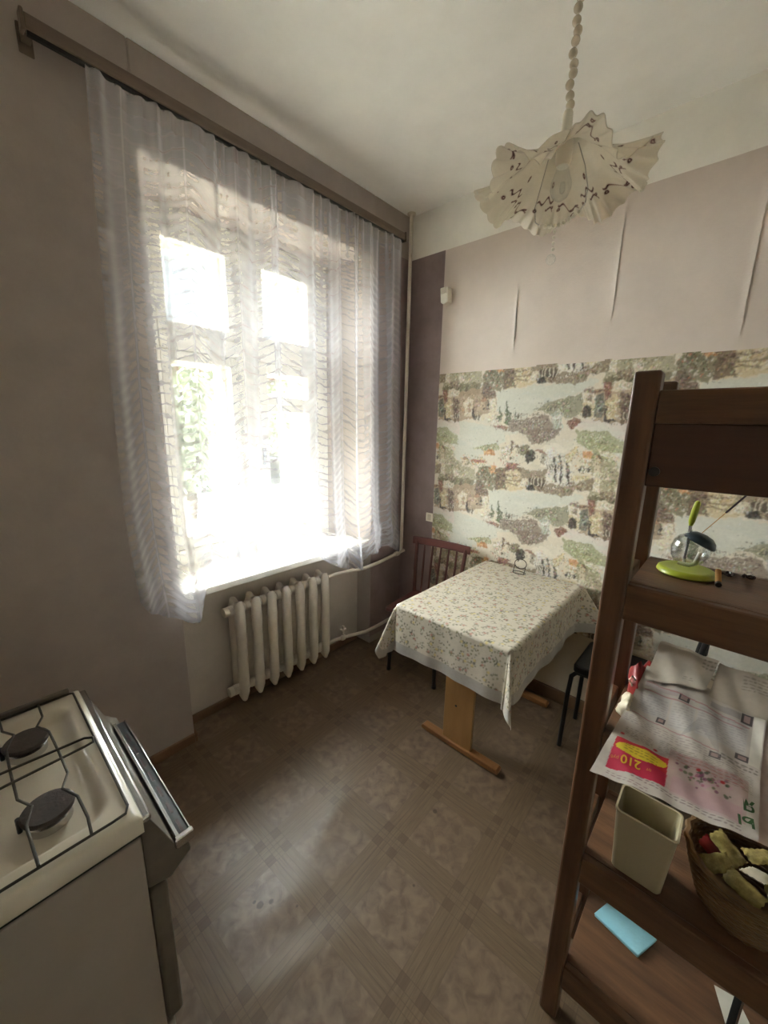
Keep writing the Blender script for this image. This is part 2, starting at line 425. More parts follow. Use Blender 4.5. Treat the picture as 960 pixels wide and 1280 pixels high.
def lino_material():
    m, nt, b = new_mat('printed_linoleum')
    N, L = nt.nodes, nt.links
    geo = N.new('ShaderNodeNewGeometry'); mp = N.new('ShaderNodeMapping')
    mp.inputs['Location'].default_value = (0.0, 0.0, 0); mp.inputs['Rotation'].default_value = (0, 0, -0.03)
    sh = N.new('ShaderNodeVectorMath'); sh.operation = 'ADD'; sh.inputs[1].default_value = (0.45, -0.93, 0)
    L.new(geo.outputs['Position'], sh.inputs[0]); L.new(sh.outputs['Vector'], mp.inputs['Vector'])
    sep = N.new('ShaderNodeSeparateXYZ'); L.new(mp.outputs['Vector'], sep.inputs['Vector'])
    PER = 0.311
    def mt(op, a, bb=None, clamp=False):
        n = N.new('ShaderNodeMath'); n.operation = op; n.use_clamp = clamp
        for i, v in enumerate((a, bb)):
            if v is None: continue
            if isinstance(v, (int, float)): n.inputs[i].default_value = v
            else: L.new(v, n.inputs[i])
        return n.outputs[0]
    def dist(o): return mt('ABSOLUTE', mt('MULTIPLY', mt('SUBTRACT', mt('FRACT', mt('ADD', mt('DIVIDE', o, PER), 0.5)), 0.5), PER))
    dx, dy = dist(sep.outputs['X']), dist(sep.outputs['Y'])
    def lt(a, v, soft=0.0016):      # 1 where a < v
        return mt('MULTIPLY', mt('SUBTRACT', v + soft / 2, a), 1 / soft, True)
    def band(d): return lt(d, 0.050)
    def outer(d): return mt('MULTIPLY', lt(d, 0.050), mt('SUBTRACT', 1.0, lt(d, 0.018)))
    def ln(d, v, w=0.0011): return lt(mt('ABSOLUTE', mt('SUBTRACT', d, v)), w)
    anyband = mt('MAXIMUM', band(dx), band(dy))
    square = mt('MULTIPLY', outer(dx), outer(dy))
    seam = lambda d: mt('MAXIMUM', mt('MAXIMUM', ln(d, 0.0), ln(d, 0.018)), ln(d, 0.050))
    seams = mt('MAXIMUM', mt('MULTIPLY', seam(dx), 1.0), mt('MULTIPLY', seam(dy), 1.0))
    # stone mottling, wood grain for the strips
    nz = N.new('ShaderNodeTexNoise'); nz.inputs['Scale'].default_value = 27; nz.inputs['Detail'].default_value = 5; nz.inputs['Distortion'].default_value = 0.6
    L.new(mp.outputs['Vector'], nz.inputs['Vector'])
    r1 = N.new('ShaderNodeValToRGB')
    r1.color_ramp.elements[0].position = 0.34; r1.color_ramp.elements[0].color = lin((94, 76, 60))
    r1.color_ramp.elements[1].position = 0.66; r1.color_ramp.elements[1].color = lin((121, 101, 82))
    L.new(nz.outputs['Fac'], r1.inputs['Fac'])
    def grain(scale):
        g = N.new('ShaderNodeTexNoise'); g.inputs['Scale'].default_value = 6; g.inputs['Detail'].default_value = 5
        gm = N.new('ShaderNodeMapping'); gm.inputs['Scale'].default_value = scale
        L.new(mp.outputs['Vector'], gm.inputs['Vector']); L.new(gm.outputs['Vector'], g.inputs['Vector'])
        r = N.new('ShaderNodeValToRGB')
        r.color_ramp.elements[0].position = 0.32; r.color_ramp.elements[0].color = lin((96, 78, 59))
        r.color_ramp.elements[1].position = 0.68; r.color_ramp.elements[1].color = lin((110, 91, 70))
        L.new(g.outputs['Fac'], r.inputs['Fac']); return r.outputs['Color']
    def mix(f, a, c):
        n = N.new('ShaderNodeMix'); n.data_type = 'RGBA'
        if isinstance(f, (int, float)): n.inputs[0].default_value = f
        else: L.new(f, n.inputs[0])
        for k, v in ((6, a), (7, c)):
            if isinstance(v, tuple): n.inputs[k].default_value = v
            else: L.new(v, n.inputs[k])
        return n.outputs[2]
    strips = mix(band(dx), grain((2, 22, 1)), grain((22, 2, 1)))
    # strips run along the band: the y-bands keep x grain
    c = mix(anyband, r1.outputs['Color'], strips)
    c = mix(mt('MULTIPLY', seams, mt('MULTIPLY', anyband, 0.42)), c, lin((68, 53, 41)))
    c = mix(mt('MULTIPLY', square, 0.48), c, lin((72, 54, 42)))
    # wear: large dull patches, a few burn spots
    n3 = N.new('ShaderNodeTexNoise'); n3.inputs['Scale'].default_value = 2.3; n3.inputs['Detail'].default_value = 4
    L.new(geo.outputs['Position'], n3.inputs['Vector'])
    c = mix(mt('MULTIPLY', mt('SUBTRACT', n3.outputs['Fac'], 0.45, True), 1.2, True), c, lin((106, 88, 70)))
    n4 = N.new('ShaderNodeTexNoise'); n4.inputs['Scale'].default_value = 60; n4.inputs['Detail'].default_value = 2
    for (sx, sy, rr) in ((-0.934, 0.470, 0.013), (-0.915, 0.500, 0.010), (-0.955, 0.462, 0.007), (-0.70, 1.13, 0.010), (-0.842, 0.55, 0.007), (-0.60, 0.86, 0.006)):
        vd = N.new('ShaderNodeVectorMath'); vd.operation = 'DISTANCE'; vd.inputs[1].default_value = (sx, sy, 0)
        L.new(geo.outputs['Position'], vd.inputs[0])
        c = mix(mt('MULTIPLY', lt(mt('ADD', vd.outputs['Value'], mt('MULTIPLY', n4.outputs['Fac'], 0.008)), rr + 0.002, 0.004), 0.7), c, lin((52, 40, 32)))
    L.new(c, b.inputs['Base Color'])
    rr = N.new('ShaderNodeMapRange'); rr.inputs['To Min'].default_value = 0.30; rr.inputs['To Max'].default_value = 0.52
    L.new(n3.outputs['Fac'], rr.inputs['Value']); L.new(rr.outputs['Result'], b.inputs['Roughness'])
    bp = N.new('ShaderNodeBump'); bp.inputs['Strength'].default_value = 0.15; bp.inputs['Distance'].default_value = 0.003
    L.new(nz.outputs['Fac'], bp.inputs['Height']); L.new(bp.outputs['Normal'], b.inputs['Normal'])
    return m
M_LINO = lino_material()

# floor: one linoleum sheet, a little wavy
gx = np.linspace(XN - 0.5, XR + 0.2, 170); gy = np.linspace(-1.75, YB + 0.1, 190)
GX, GY = np.meshgrid(gx, gy)
GZ = np.zeros_like(GX)
for (cx, cy, lx, ly, a, rot) in ((-0.98, 0.80, 0.05, 0.22, 0.006, 0.3), (-0.86, 0.62, 0.06, 0.25, 0.005, -0.2), (-1.12, 0.58, 0.05, 0.2, 0.005, 0.1), (-0.72, 0.48, 0.05, 0.2, 0.004, -0.3)):
    X_, Y_ = GX - cx, GY - cy
    u = X_ * math.cos(rot) + Y_ * math.sin(rot); v = -X_ * math.sin(rot) + Y_ * math.cos(rot)
    GZ += a * np.exp(-(u / lx) ** 2 - (v / ly) ** 2)
GZ -= 0.0
floor = structure(grid_mesh('floor', np.stack([GX, GY, GZ], -1), M_LINO))

ceiling = structure(MB().box(XW - 0.6, XR + 0.15, -1.75, YB + 0.12, ZC, ZC + 0.1).build('ceiling', M_CEIL))

# window wall with its niche
wl = MB()
wl.box(-2.42, XW, YF, NY0, 0, ZC).box(-2.42, XW, NY1, YB, 0, ZC)
wl.box(-2.42, XW, NY0, NY1, ZL, ZC)
wl.box(-2.42, XN, NY0, NY1, 0, ZS - 0.04)
wl.prism([(XW - 0.001, NY1), (-2.42, NY1), (-2.42, 1.76), (-2.125, 1.76)], 'z', ZS - 0.04, ZL)
wl.prism([(XW - 0.001, NY0), (-2.125, 0.68), (-2.42, 0.68), (-2.42, NY0)], 'z', ZS - 0.04, ZL)
wall_left = structure(wl.build('wall_left', M_PLASTER, bevel=0.006))
wall_back = structure(MB().box(XW - 0.64, XR + 0.15, YB, YB + 0.12, 0, ZC).build('wall_back', M_WHITE_WASH))
wall_right = structure(MB().box(XR, XR + 0.15, YF, YB, 0, ZC).build('wall_right', M_WHITE_WASH))
wf = MB().box(XW, -0.55, YF - 0.12, YF, 0, ZC).box(0.40, XR + 0.15, YF - 0.12, YF, 0, ZC).box(-0.55, 0.40, YF - 0.12, YF, 2.1, ZC)
wall_front = structure(wf.build('wall_front', M_WHITE_WASH))
wh = MB().box(-0.75, 0.6, -1.75, -1.65, 0, ZC).box(-0.85, -0.75, -1.75, YF - 0.12, 0, ZC).box(0.6, 0.7, -1.75, YF - 0.12, 0, ZC)
wall_hall = structure(wh.build('wall_hall', M_WHITE_WASH))

# wallpaper on the window wall: dark strip between niche and corner
MB().box(XW, XW + 0.0015, NY1 + 0.001, YB - 0.001, 0.055, 2.575).build('wallpaper_strip', M_DARK_PAPER, wall_left)
# niche plaster below the sill is lighter paint; its sheet on the back of the niche
MB().box(XN, XN + 0.002, NY0 + 0.003, NY1 - 0.003, 0.05, ZS - 0.05).build('niche_paint', M_NICHE, wall_left)
# back wall: dark corner strip, beige strips with lifted seams, printed mural, painted foot
XD = -1.505
MB().box(XW + 0.002, XD, YB - 0.0016, YB, 0.055, 2.572).build('wallpaper_strip', M_DARK_PAPER, wall_back)
seams_x = [XD, -1.025, -0.555, -0.085, 0.39, 0.86, XR]
for k in range(len(seams_x) - 1):
    x0, x1 = seams_x[k], seams_x[k + 1]
    nu, nv = 60, 40
    U, V = np.meshgrid(np.linspace(0, 1, nu), np.linspace(0, 1, nv))
    Xs = x0 + (x1 - x0) * U; Zs = 1.868 + (2.570 - 1.868) * V
    lift = np.zeros_like(Xs)
    if k < 5:       # the right-hand seam stands off the wall in places
        lo, hi = [(0.1, 0.62), (0.25, 0.95), (0.08, 1.0), (0.2, 0.8), (0.2, 0.8)][k]
        lift = 0.0055 * np.exp(-((1 - U) * (x1 - x0) / 0.012) ** 2) * np.clip(np.sin(np.clip((V - lo) / (hi - lo), 0, 1) * PI), 0, 1) ** 0.6
    lift += 0.0012 * np.sin(U * 9 + k) * np.sin(V * 7 + 2 * k) + 0.0012
    P = np.stack([Xs, YB - 0.0015 - np.clip(lift, 0, 1), Zs], -1)
    grid_mesh('wallpaper_strip', P, M_BEIGE_PAPER, wall_back)
MB().box(XD, XR, YB - 0.001, YB, 0.0, 0.452).build('lower_wall_paint', M_LOW_PAINT, wall_back)

# printed mural: a repeating tile of a painted Mediterranean village
PAL = dict(aqua=(212, 214, 202), pink=(222, 212, 204), green=(170, 170, 134), sage=(172, 164, 136), olive=(124, 118, 92), tan=(176, 154, 128),
           dark=(70, 60, 54), brown=(120, 102, 86), cream=(224, 214, 190), rust=(142, 104, 88), sand=(214, 198, 160), taupe=(148, 132, 110),
           white=(232, 226, 210), cyp=(104, 114, 90), mauve=(146, 132, 118), sagegray=(150, 148, 124), aquagray=(184, 188, 176), slate=(120, 122, 110),
           orange=(204, 150, 104), red=(158, 108, 90))

MURAL=[('aqua',[(88,27),(145,23),(166,21),(204,19),(198,27),(168,37),(143,47),(130,58),(118,58),(90,51)]),('aqua',[(3,67),(47,64),(78,68),(101,75),(107,87),(94,93),(52,121),(35,115),(18,100),(27,86),(3,80)]),('pink',[(186,68),(193,60),(235,59),(238,82),(220,75),(203,72)]),('green',[(185,73),(213,72),(234,83),(238,97),(211,95),(189,87)]),('green',[(2,84),(19,86),(31,111),(5,113)]),('sage',[(-2,-2),(63,-2),(67,16),(45,28),(8,22)]),('olive',[(7,17),(64,16),(62,31),(36,32),(12,27)]),('tan',[(0,28),(34,26),(65,23),(88,32),(88,51),(64,58),(37,64),(2,63)]),('dark',[(10,45),(20,45),(22,63),(11,63)]),('brown',[(23,35),(34,35),(35,64),(26,66)]),('cream',[(40,40),(47,34),(54,37),(56,58),(44,59)]),('tan',[(44,43),(48,38),(52,41),(53,52),(47,53)]),('dark',[(55,49),(59,49),(60,61),(56,61)]),('dark',[(72,37),(77,38),(78,50),(73,50)]),('cream',[(77,36),(87,36),(88,51),(79,51)]),('brown',[(67,26),(85,26),(88,35),(67,36)]),('cream',[(67,55),(90,52),(107,69),(106,73),(91,68),(79,61),(68,61)]),('rust',[(85,68),(107,72),(105,77),(88,71)]),('olive',[(67,6),(76,-3),(97,-3),(102,13),(94,27),(75,23),(66,16)]),('brown',[(66,16),(81,22),(78,29),(65,27)]),('sand',[(97,-2),(129,-4),(130,9),(144,12),(137,21),(100,26)]),('brown',[(94,-3),(109,-3),(106,11),(113,23),(97,26)]),('brown',[(106,-4),(129,-5),(130,-2),(106,-1)]),('taupe',[(107,4),(128,4),(128,5),(107,6)]),('taupe',[(107,10),(129,10),(129,11),(108,12)]),('taupe',[(108,15),(131,14),(131,15),(108,17)]),('taupe',[(130,-6),(159,-5),(161,11),(151,20),(137,19),(129,9)]),('brown',[(148,12),(160,8),(162,17),(152,20)]),('dark',[(137,14),(147,14),(147,21),(137,21)]),('cream',[(128,8),(136,8),(147,14),(138,14),(134,19),(126,20)]),('taupe',[(155,18),(163,10),(188,7),(214,-4),(217,11),(201,13),(179,23),(160,22)]),('sand',[(185,-2),(209,-4),(203,1),(188,4)]),('white',[(160,-6),(163,-6),(165,9),(162,9)]),('dark',[(163,-5),(166,-5),(167,8),(165,8)]),('white',[(167,-6),(170,-6),(172,10),(168,10)]),('dark',[(170,-5),(173,-5),(174,8),(172,9)]),('white',[(173,-5),(176,-5),(178,10),(175,10)]),('dark',[(176,-4),(179,-4),(180,9),(178,9)]),('white',[(179,-5),(182,-5),(184,10),(181,11)]),('dark',[(182,-3),(185,-3),(186,9),(184,10)]),('brown',[(210,-5),(216,-5),(217,10),(211,10)]),('sand',[(216,-5),(220,-6),(220,11),(217,11)]),('taupe',[(218,12),(232,11),(235,20),(221,20)]),('sage',[(220,3),(226,-6),(236,2),(237,12),(226,10)]),('cyp',[(93,46),(96,61),(96,63),(93,63),(91,61)]),('cyp',[(102,39),(109,66),(107,69),(103,69),(101,66)]),('cyp',[(113,47),(117,69),(117,72),(114,72),(113,69)]),('cyp',[(118,53),(119,58),(119,60),(117,60),(117,58)]),('mauve',[(106,62),(149,58),(152,55),(162,68),(160,81),(142,89),(141,82),(123,76),(108,75)]),('sagegray',[(140,50),(147,44),(168,38),(187,32),(191,55),(174,60),(157,55)]),('aquagray',[(158,55),(162,51),(170,56),(172,73),(161,73)]),('mauve',[(131,73),(172,70),(165,81),(142,90),(133,86)]),('rust',[(176,66),(181,58),(191,60),(189,66),(182,71)]),('cream',[(189,32),(203,35),(204,45),(190,44)]),('sand',[(189,44),(205,45),(206,59),(191,57)]),('slate',[(203,35),(210,34),(211,50),(209,60),(203,59)]),('brown',[(188,30),(211,30),(211,33),(189,32)]),('dark',[(191,48),(194,46),(199,48),(200,58),(192,58)]),('taupe',[(194,34),(199,36),(200,42),(194,41)]),('rust',[(208,22),(215,22),(218,34),(213,41),(210,31)]),('cream',[(216,23),(230,21),(235,24),(234,31),(227,30),(223,34),(218,32)]),('sand',[(212,43),(221,34),(224,60),(215,61)]),('white',[(147,100),(152,91),(164,86),(178,95),(165,104),(164,116),(150,117)]),('dark',[(165,104),(168,103),(171,132),(168,133)]),('dark',[(171,102),(174,100),(177,131),(174,133)]),('dark',[(181,108),(183,107),(185,128),(183,129)]),('white',[(163,115),(166,114),(168,133),(165,134)]),('white',[(168,103),(171,102),(174,132),(171,134)]),('white',[(174,100),(178,99),(181,132),(178,133)]),('white',[(183,107),(184,106),(187,128),(185,129)]),('cream',[(189,112),(197,102),(205,110),(212,108),(213,120),(195,122)]),('dark',[(195,113),(197,112),(197,119),(196,119)]),('dark',[(199,112),(200,112),(201,119),(200,119)]),('dark',[(203,112),(204,112),(205,118),(204,118)]),('dark',[(207,112),(208,111),(209,118),(207,118)]),('dark',[(210,111),(211,111),(212,117),(211,118)]),('orange',[(196,95),(203,95),(205,103),(199,104)]),('sand',[(179,99),(187,91),(191,97),(184,109),(180,107)]),('tan',[(207,101),(216,99),(219,113),(214,115)]),('cream',[(208,92),(227,97),(234,102),(233,105),(216,100)]),('sage',[(220,109),(229,113),(231,130),(225,131)]),('white',[(222,111),(229,108),(230,124),(225,125)]),('sage',[(1,106),(21,106),(44,122),(44,137),(15,133)]),('cream',[(9,115),(16,114),(17,139),(9,138)]),('cream',[(32,130),(41,129),(42,138),(33,139)]),('red',[(57,114),(79,112),(81,116),(56,119)]),('cream',[(59,119),(80,116),(80,123),(59,126)]),('orange',[(76,101),(89,99),(92,106),(78,107)]),('green',[(59,98),(93,90),(97,98),(71,101)]),('cream',[(99,95),(109,89),(121,90),(122,103),(108,114),(98,106)]),('brown',[(112,86),(115,86),(115,100),(113,102)]),('olive',[(121,93),(133,91),(136,103),(124,107)]),('dark',[(131,104),(137,98),(143,101),(142,110),(135,113)]),('rust',[(108,115),(126,114),(124,121),(109,123)]),('olive',[(68,125),(81,121),(84,131),(70,132)]),('orange',[(86,119),(94,117),(95,128),(89,129)]),]
TW, TH, TPX = 201, 125, 0.0046
cv = Canvas(TW * 2, TH * 2, (222, 214, 196))
for _ in range(60):
    cv.ell(random.uniform(0, 2 * TW), random.uniform(0, 2 * TH), random.uniform(10, 45), random.uniform(6, 18),
           random.choice([(226, 220, 204), (208, 204, 186), (214, 206, 190), (206, 210, 198)]), random.uniform(-0.4, 0.4), 0.45, (2 * TW, 2 * TH))
def rough_edge(P, amp=2.4):
    out = []
    n = len(P)
    for i in range(n):
        x0, y0 = P[i]; x1, y1 = P[(i + 1) % n]
        k = max(1, int(math.hypot(x1 - x0, y1 - y0) / 6))
        for q in range(k):
            t = q / k
            out.append((x0 + (x1 - x0) * t + random.gauss(0, amp * 0.5), y0 + (y1 - y0) * t + random.gauss(0, amp * 0.5)))
    return out
for name, pts in MURAL:
    P = [(2 * x, 2 * y) for x, y in pts]
    n = len(P)
    area = 0.5 * abs(sum(P[i][0] * P[(i + 1) % n][1] - P[(i + 1) % n][0] * P[i][1] for i in range(n)))
    cv.poly(rough_edge(P, 2.6 if area > 500 else 1.0), PAL[name], 0.86, (2 * TW, 2 * TH))
    P = np.array(P, float)
    if name in ('aqua', 'pink'):            # soft sky and water washes
        for _ in range(10):
            w = RNG.dirichlet(np.ones(n)) @ P
            cv.dot(w[0], w[1], random.uniform(8, 26), random.choice([(222, 222, 210), (204, 210, 202), (228, 222, 208)]), 0.4, random.uniform(3, 7), True)
        continue
    for _ in range(int(min(260, area / 6))):    # brush dabs in and around each shape
        w = RNG.dirichlet(np.ones(n) * 0.8) @ P
        base = np.array(PAL[name], float)
        d = random.choice([-58, -42, -28, -16, 18, 34, 52, 64])
        col = tuple(np.clip(base + d + RNG.normal(0, 10, 3), 34, 240))
        cv.dot(w[0] + random.gauss(0, 3), w[1] + random.gauss(0, 2), random.uniform(0.7, 1.7), col, random.uniform(0.45, 0.9), random.uniform(0.7, 3.0), True)
def scatter(cx, cy, rx, ry, n, cols, r0=0.8, r1=1.8):
    for _ in range(n):
        a, q = random.uniform(0, 2 * PI), math.sqrt(random.random())
        cv.dot(2 * (cx + rx * q * math.cos(a)), 2 * (cy + ry * q * math.sin(a)), random.uniform(r0, r1), random.choice(cols), 0.9, random.uniform(r0, r1), True)
def house(cx, cy, w, h, wallc, seed):
    rg = random.Random(seed); W2 = (2 * TW, 2 * TH); cx *= 2; cy *= 2; w *= 2; h *= 2
    cv.poly([(cx - w, cy), (cx + w, cy + rg.uniform(-1, 1)), (cx + w, cy - h), (cx - w, cy - h * 0.96)], wallc, 0.85, W2)
    cv.poly([(cx - w * 1.2, cy - h), (cx + w * 0.1, cy - h * 1.45), (cx + w * 1.2, cy - h)], rg.choice([(150, 112, 92), (118, 100, 86), (172, 134, 108)]), 0.85, W2)
    cv.poly([(cx + w * 0.35, cy), (cx + w, cy), (cx + w, cy - h), (cx + w * 0.35, cy - h)], (128, 116, 100), 0.55, W2)
    for k in range(rg.randint(2, 4)):
        x = cx + rg.uniform(-0.8, 0.7) * w; y = cy - rg.uniform(0.1, 0.75) * h
        cv.poly([(x - 1.2, y), (x + 1.2, y), (x + 1.2, y - 3.4), (x, y - 4.6), (x - 1.2, y - 3.4)], (74, 64, 56), 0.9, W2)
def arches(cx, cy, n, step, h):
    for k in range(n):
        x = 2 * cx + k * step; y = 2 * cy
        cv.poly([(x, y), (x + step * 0.55, y), (x + step * 0.55, y - h * 0.7), (x + step * 0.28, y - h), (x, y - h * 0.7)], (82, 72, 62), 0.8, (2 * TW, 2 * TH))
        cv.poly([(x + step * 0.6, y), (x + step * 0.9, y), (x + step * 0.9, y - h), (x + step * 0.6, y - h)], (230, 222, 204), 0.8, (2 * TW, 2 * TH))
def balustrade(x0, y0, x1, y1):
    n = int(math.hypot(x1 - x0, y1 - y0) / 2.2)
    for k in range(n):
        t = k / n; x, y = 2 * (x0 + (x1 - x0) * t), 2 * (y0 + (y1 - y0) * t)
        cv.dot(x, y, 0.8, (232, 226, 210), 0.9, 2.4, True)
        cv.dot(x + 2.0, y, 0.8, (96, 84, 74), 0.7, 2.4, True)
house(70, 50, 5, 11, (198, 178, 150), 3); house(150, 112, 7, 12, (226, 218, 198), 6)
house(48, 122, 6, 8, (220, 206, 178), 7); house(12, 118, 4, 14, (214, 202, 176), 8); house(120, 104, 5, 9, (222, 212, 188), 9)
arches(26, 60, 3, 7, 14); arches(140, 14, 5, 8, 22); arches(158, 118, 5, 6, 14); arches(60, 62, 2, 7, 12)
balustrade(104, 58, 140, 55); balustrade(112, 64, 146, 62); balustrade(160, 16, 196, 6); balustrade(80, 68, 104, 76)
scatter(84, 11, 17, 13, 70, [(236, 232, 220), (226, 216, 200), (92, 84, 66), (196, 128, 104), (150, 152, 110)])
scatter(92, 2, 8, 4, 18, [(206, 140, 92), (226, 196, 150)])
scatter(30, 10, 30, 12, 70, [(220, 210, 186), (104, 104, 76), (176, 172, 130)])
scatter(128, 62, 26, 8, 90, [(214, 206, 196), (118, 100, 92), (170, 150, 140), (98, 88, 80)])
scatter(150, 50, 18, 9, 60, [(110, 110, 88), (196, 190, 168), (86, 88, 74)])
scatter(110, 110, 12, 10, 50, [(92, 80, 72), (200, 120, 100), (120, 124, 84)])
scatter(205, 84, 22, 9, 60, [(190, 196, 150), (140, 150, 104), (214, 210, 180)])
scatter(190, 106, 26, 9, 80, [(206, 160, 120), (226, 216, 190), (120, 110, 84), (150, 146, 100)])
scatter(60, 116, 22, 8, 60, [(226, 196, 130), (110, 116, 78), (160, 168, 112), (214, 150, 104)])
scatter(15, 104, 14, 14, 50, [(226, 218, 196), (104, 100, 78), (150, 156, 108)])
# painterly finish: wavering outlines, then many short brush strokes
def soft_noise(cell, amp):
    gh, gw = 2 * TH // cell + 1, 2 * TW // cell + 1
    n0 = RNG.normal(0, 1, (gh, gw))
    yy, xx = np.meshgrid(np.linspace(0, gh, 2 * TH, endpoint=False), np.linspace(0, gw, 2 * TW, endpoint=False), indexing='ij')
    i, j = yy.astype(int), xx.astype(int); fy, fx = yy - i, xx - j
    g0 = lambda a_, b_: n0[a_ % gh, b_ % gw]
    return amp * ((g0(i, j) * (1 - fx) + g0(i, j + 1) * fx) * (1 - fy) + (g0(i + 1, j) * (1 - fx) + g0(i + 1, j + 1) * fx) * fy)
wy = soft_noise(14, 2.2) + soft_noise(5, 1.3); wx = soft_noise(14, 2.4) + soft_noise(5, 1.4)
YY, XX = np.meshgrid(np.arange(2 * TH), np.arange(2 * TW), indexing='ij')
cv.a = cv.a[(YY + wy).astype(int) % (2 * TH), (XX + wx).astype(int) % (2 * TW)]
cv.blur(1, True)
flat = cv.a.copy(); lum = flat.mean(-1)
var = np.abs(np.roll(lum, 4, 0) - lum) + np.abs(np.roll(lum, 4, 1) - lum) + np.abs(np.roll(lum, -5, 1) - lum)
for _ in range(5200):
    x, y = random.randrange(2 * TW), random.randrange(2 * TH)
    if lum[y, x] > 0.50 and var[y, x] < 0.20 and random.random() < 0.94: continue      # leave water and sky washes calm
    f = random.choice([0.35, 0.5, 0.62, 0.75, 1.3, 1.6, 1.9])
    c = np.clip(flat[y, x] * f + RNG.normal(0, 0.015, 3), 0.02, 0.80)
    r, ry = random.uniform(0.5, 1.1), random.uniform(0.8, 2.6)
    if random.random() < 0.3: r, ry = ry, r
    xs = np.arange(int(x - r - 1), int(x + r + 2)); ys = np.arange(int(y - ry - 1), int(y + ry + 2))
    gx_, gy_ = np.meshgrid(xs, ys)
    m_ = np.clip(1.3 - np.hypot((gx_ - x) / r, (gy_ - y) / ry), 0, 1)[..., None] * 0.8
    ii = np.ix_(ys % (2 * TH), xs % (2 * TW))
    cv.a[ii] = cv.a[ii] * (1 - m_) + c * m_
tile = cv.a * np.array([0.92, 0.885, 0.875])
MST = 0.0034
XM = 0.60
nu = int((XM - XD) / MST) + 1; nv = int((1.875 - 0.45) / MST) + 1
U, V = np.meshgrid(np.arange(nu), np.arange(nv))
fu, fv = (U * MST / TPX * 2) % (2 * TW), (V * MST / TPX * 2) % (2 * TH)
iu, iv = fu.astype(int), fv.astype(int); wu, wv = (fu - iu)[..., None], (fv - iv)[..., None]
g = lambda a, b_: tile[a % (2 * TH), b_ % (2 * TW)]
mc = (g(iv, iu) * (1 - wu) + g(iv, iu + 1) * wu) * (1 - wv) + (g(iv + 1, iu) * (1 - wu) + g(iv + 1, iu + 1) * wu) * wv
P = np.stack([XD + U * MST, np.full(U.shape, YB - 0.0022), 1.875 - V * MST], -1)
grid_mesh('mural_wallpaper', P[:, ::-1], M_PRINT_PAPER, wall_back, colors=mc[:, ::-1])

# skirting boards of bent-up linoleum / brown board
structure(MB().box(XW, XW + 0.014, YF, NY0 - 0.002, 0, 0.05).box(XN + 0.002, XW + 0.014, NY0 - 0.002, NY0 + 0.012, 0, 0.05)
          .box(XN + 0.002, XN + 0.016, NY0 + 0.012, NY1 - 0.012, 0, 0.05).build('baseboard_left', M_SKIRT, bevel=0.004))
structure(MB().box(XW + 0.016, XR, YB - 0.018, YB, 0, 0.075).build('baseboard_back', M_SKIRT, bevel=0.004))

# ------------------------------------------------------------------ window
win = structure(empty('window_1', (-2.15, 1.22, ZS)))
def wpart(name, mb, m=M_WIN, parent=None, bevel=0.004):
    """window pieces are given in room coordinates"""
    p = parent or win
    o = mb.build(name, m, None, bevel=bevel)
    o.parent = p; o.matrix_parent_inverse = p.matrix_world.inverted() if p is not win else Matrix.Translation((-win.location[0], -win.location[1], -win.location[2]))
    return o
FX0, FX1 = -2.38, -2.115
wpart('window_frame', MB().box(FX0, FX1, 0.68, 0.745, ZS, ZL).box(FX0, FX1, 1.665, 1.76, ZS, ZL).box(FX0, FX1, 0.745, 1.665, 2.42, ZL).box(FX0, FX1, 0.745, 1.665, ZS, 0.875))
wpart('mullion', MB().box(FX0, FX1, 1.145, 1.255, 0.875, 2.42))
wpart('transom', MB().box(FX0, FX1 + 0.004, 0.745, 1.145, 1.885, 1.965).box(FX0, FX1 + 0.004, 1.255, 1.665, 1.885, 1.965))
def sash(x, y0, y1, z0, z1, w, d=0.045, top=None, bot=None):
    t, bt = top or w, bot or w
    mb = MB().box(x, x + d, y0, y0 + w, z0, z1).box(x, x + d, y1 - w, y1, z0, z1).box(x, x + d, y0 + w, y1 - w, z1 - t, z1).box(x, x + d, y0 + w, y1 - w, z0, z0 + bt)
    s = wpart('sash', mb)
    g = MB().box(x + d * 0.42, x + d * 0.58, y0 + w, y1 - w, z0 + bt, z1 - t).build('pane', M_GLASS)
    g.parent = s
    return s
for xx in (-2.165, -2.33):
    sash(xx, 0.747, 1.143, 1.967, 2.418, 0.046)
    sash(xx, 1.257, 1.663, 1.967, 2.418, 0.050)
    sash(xx, 0.747, 1.143, 0.877, 1.883, 0.048, bot=0.066)
    sash(xx, 1.257, 1.663, 0.877, 1.652, 0.054, bot=0.066, top=0.042)
    sash(xx, 1.257, 1.663, 1.654, 1.883, 0.058, bot=0.042, top=0.056)
h = MB().box(-2.118, -2.108, 1.262, 1.280, 1.30, 1.40).tube([(-2.113, 1.271, 1.35), (-2.085, 1.271, 1.35), (-2.082, 1.30, 1.345), (-2.082, 1.345, 1.335)], 0.006, 8)
wpart('window_handle', h, M_STEEL, bevel=0)
wpart('window_sill', MB().box(-2.13, -1.755, NY0 + 0.004, NY1 - 0.004, ZS - 0.036, ZS), M_WIN, bevel=0.006)

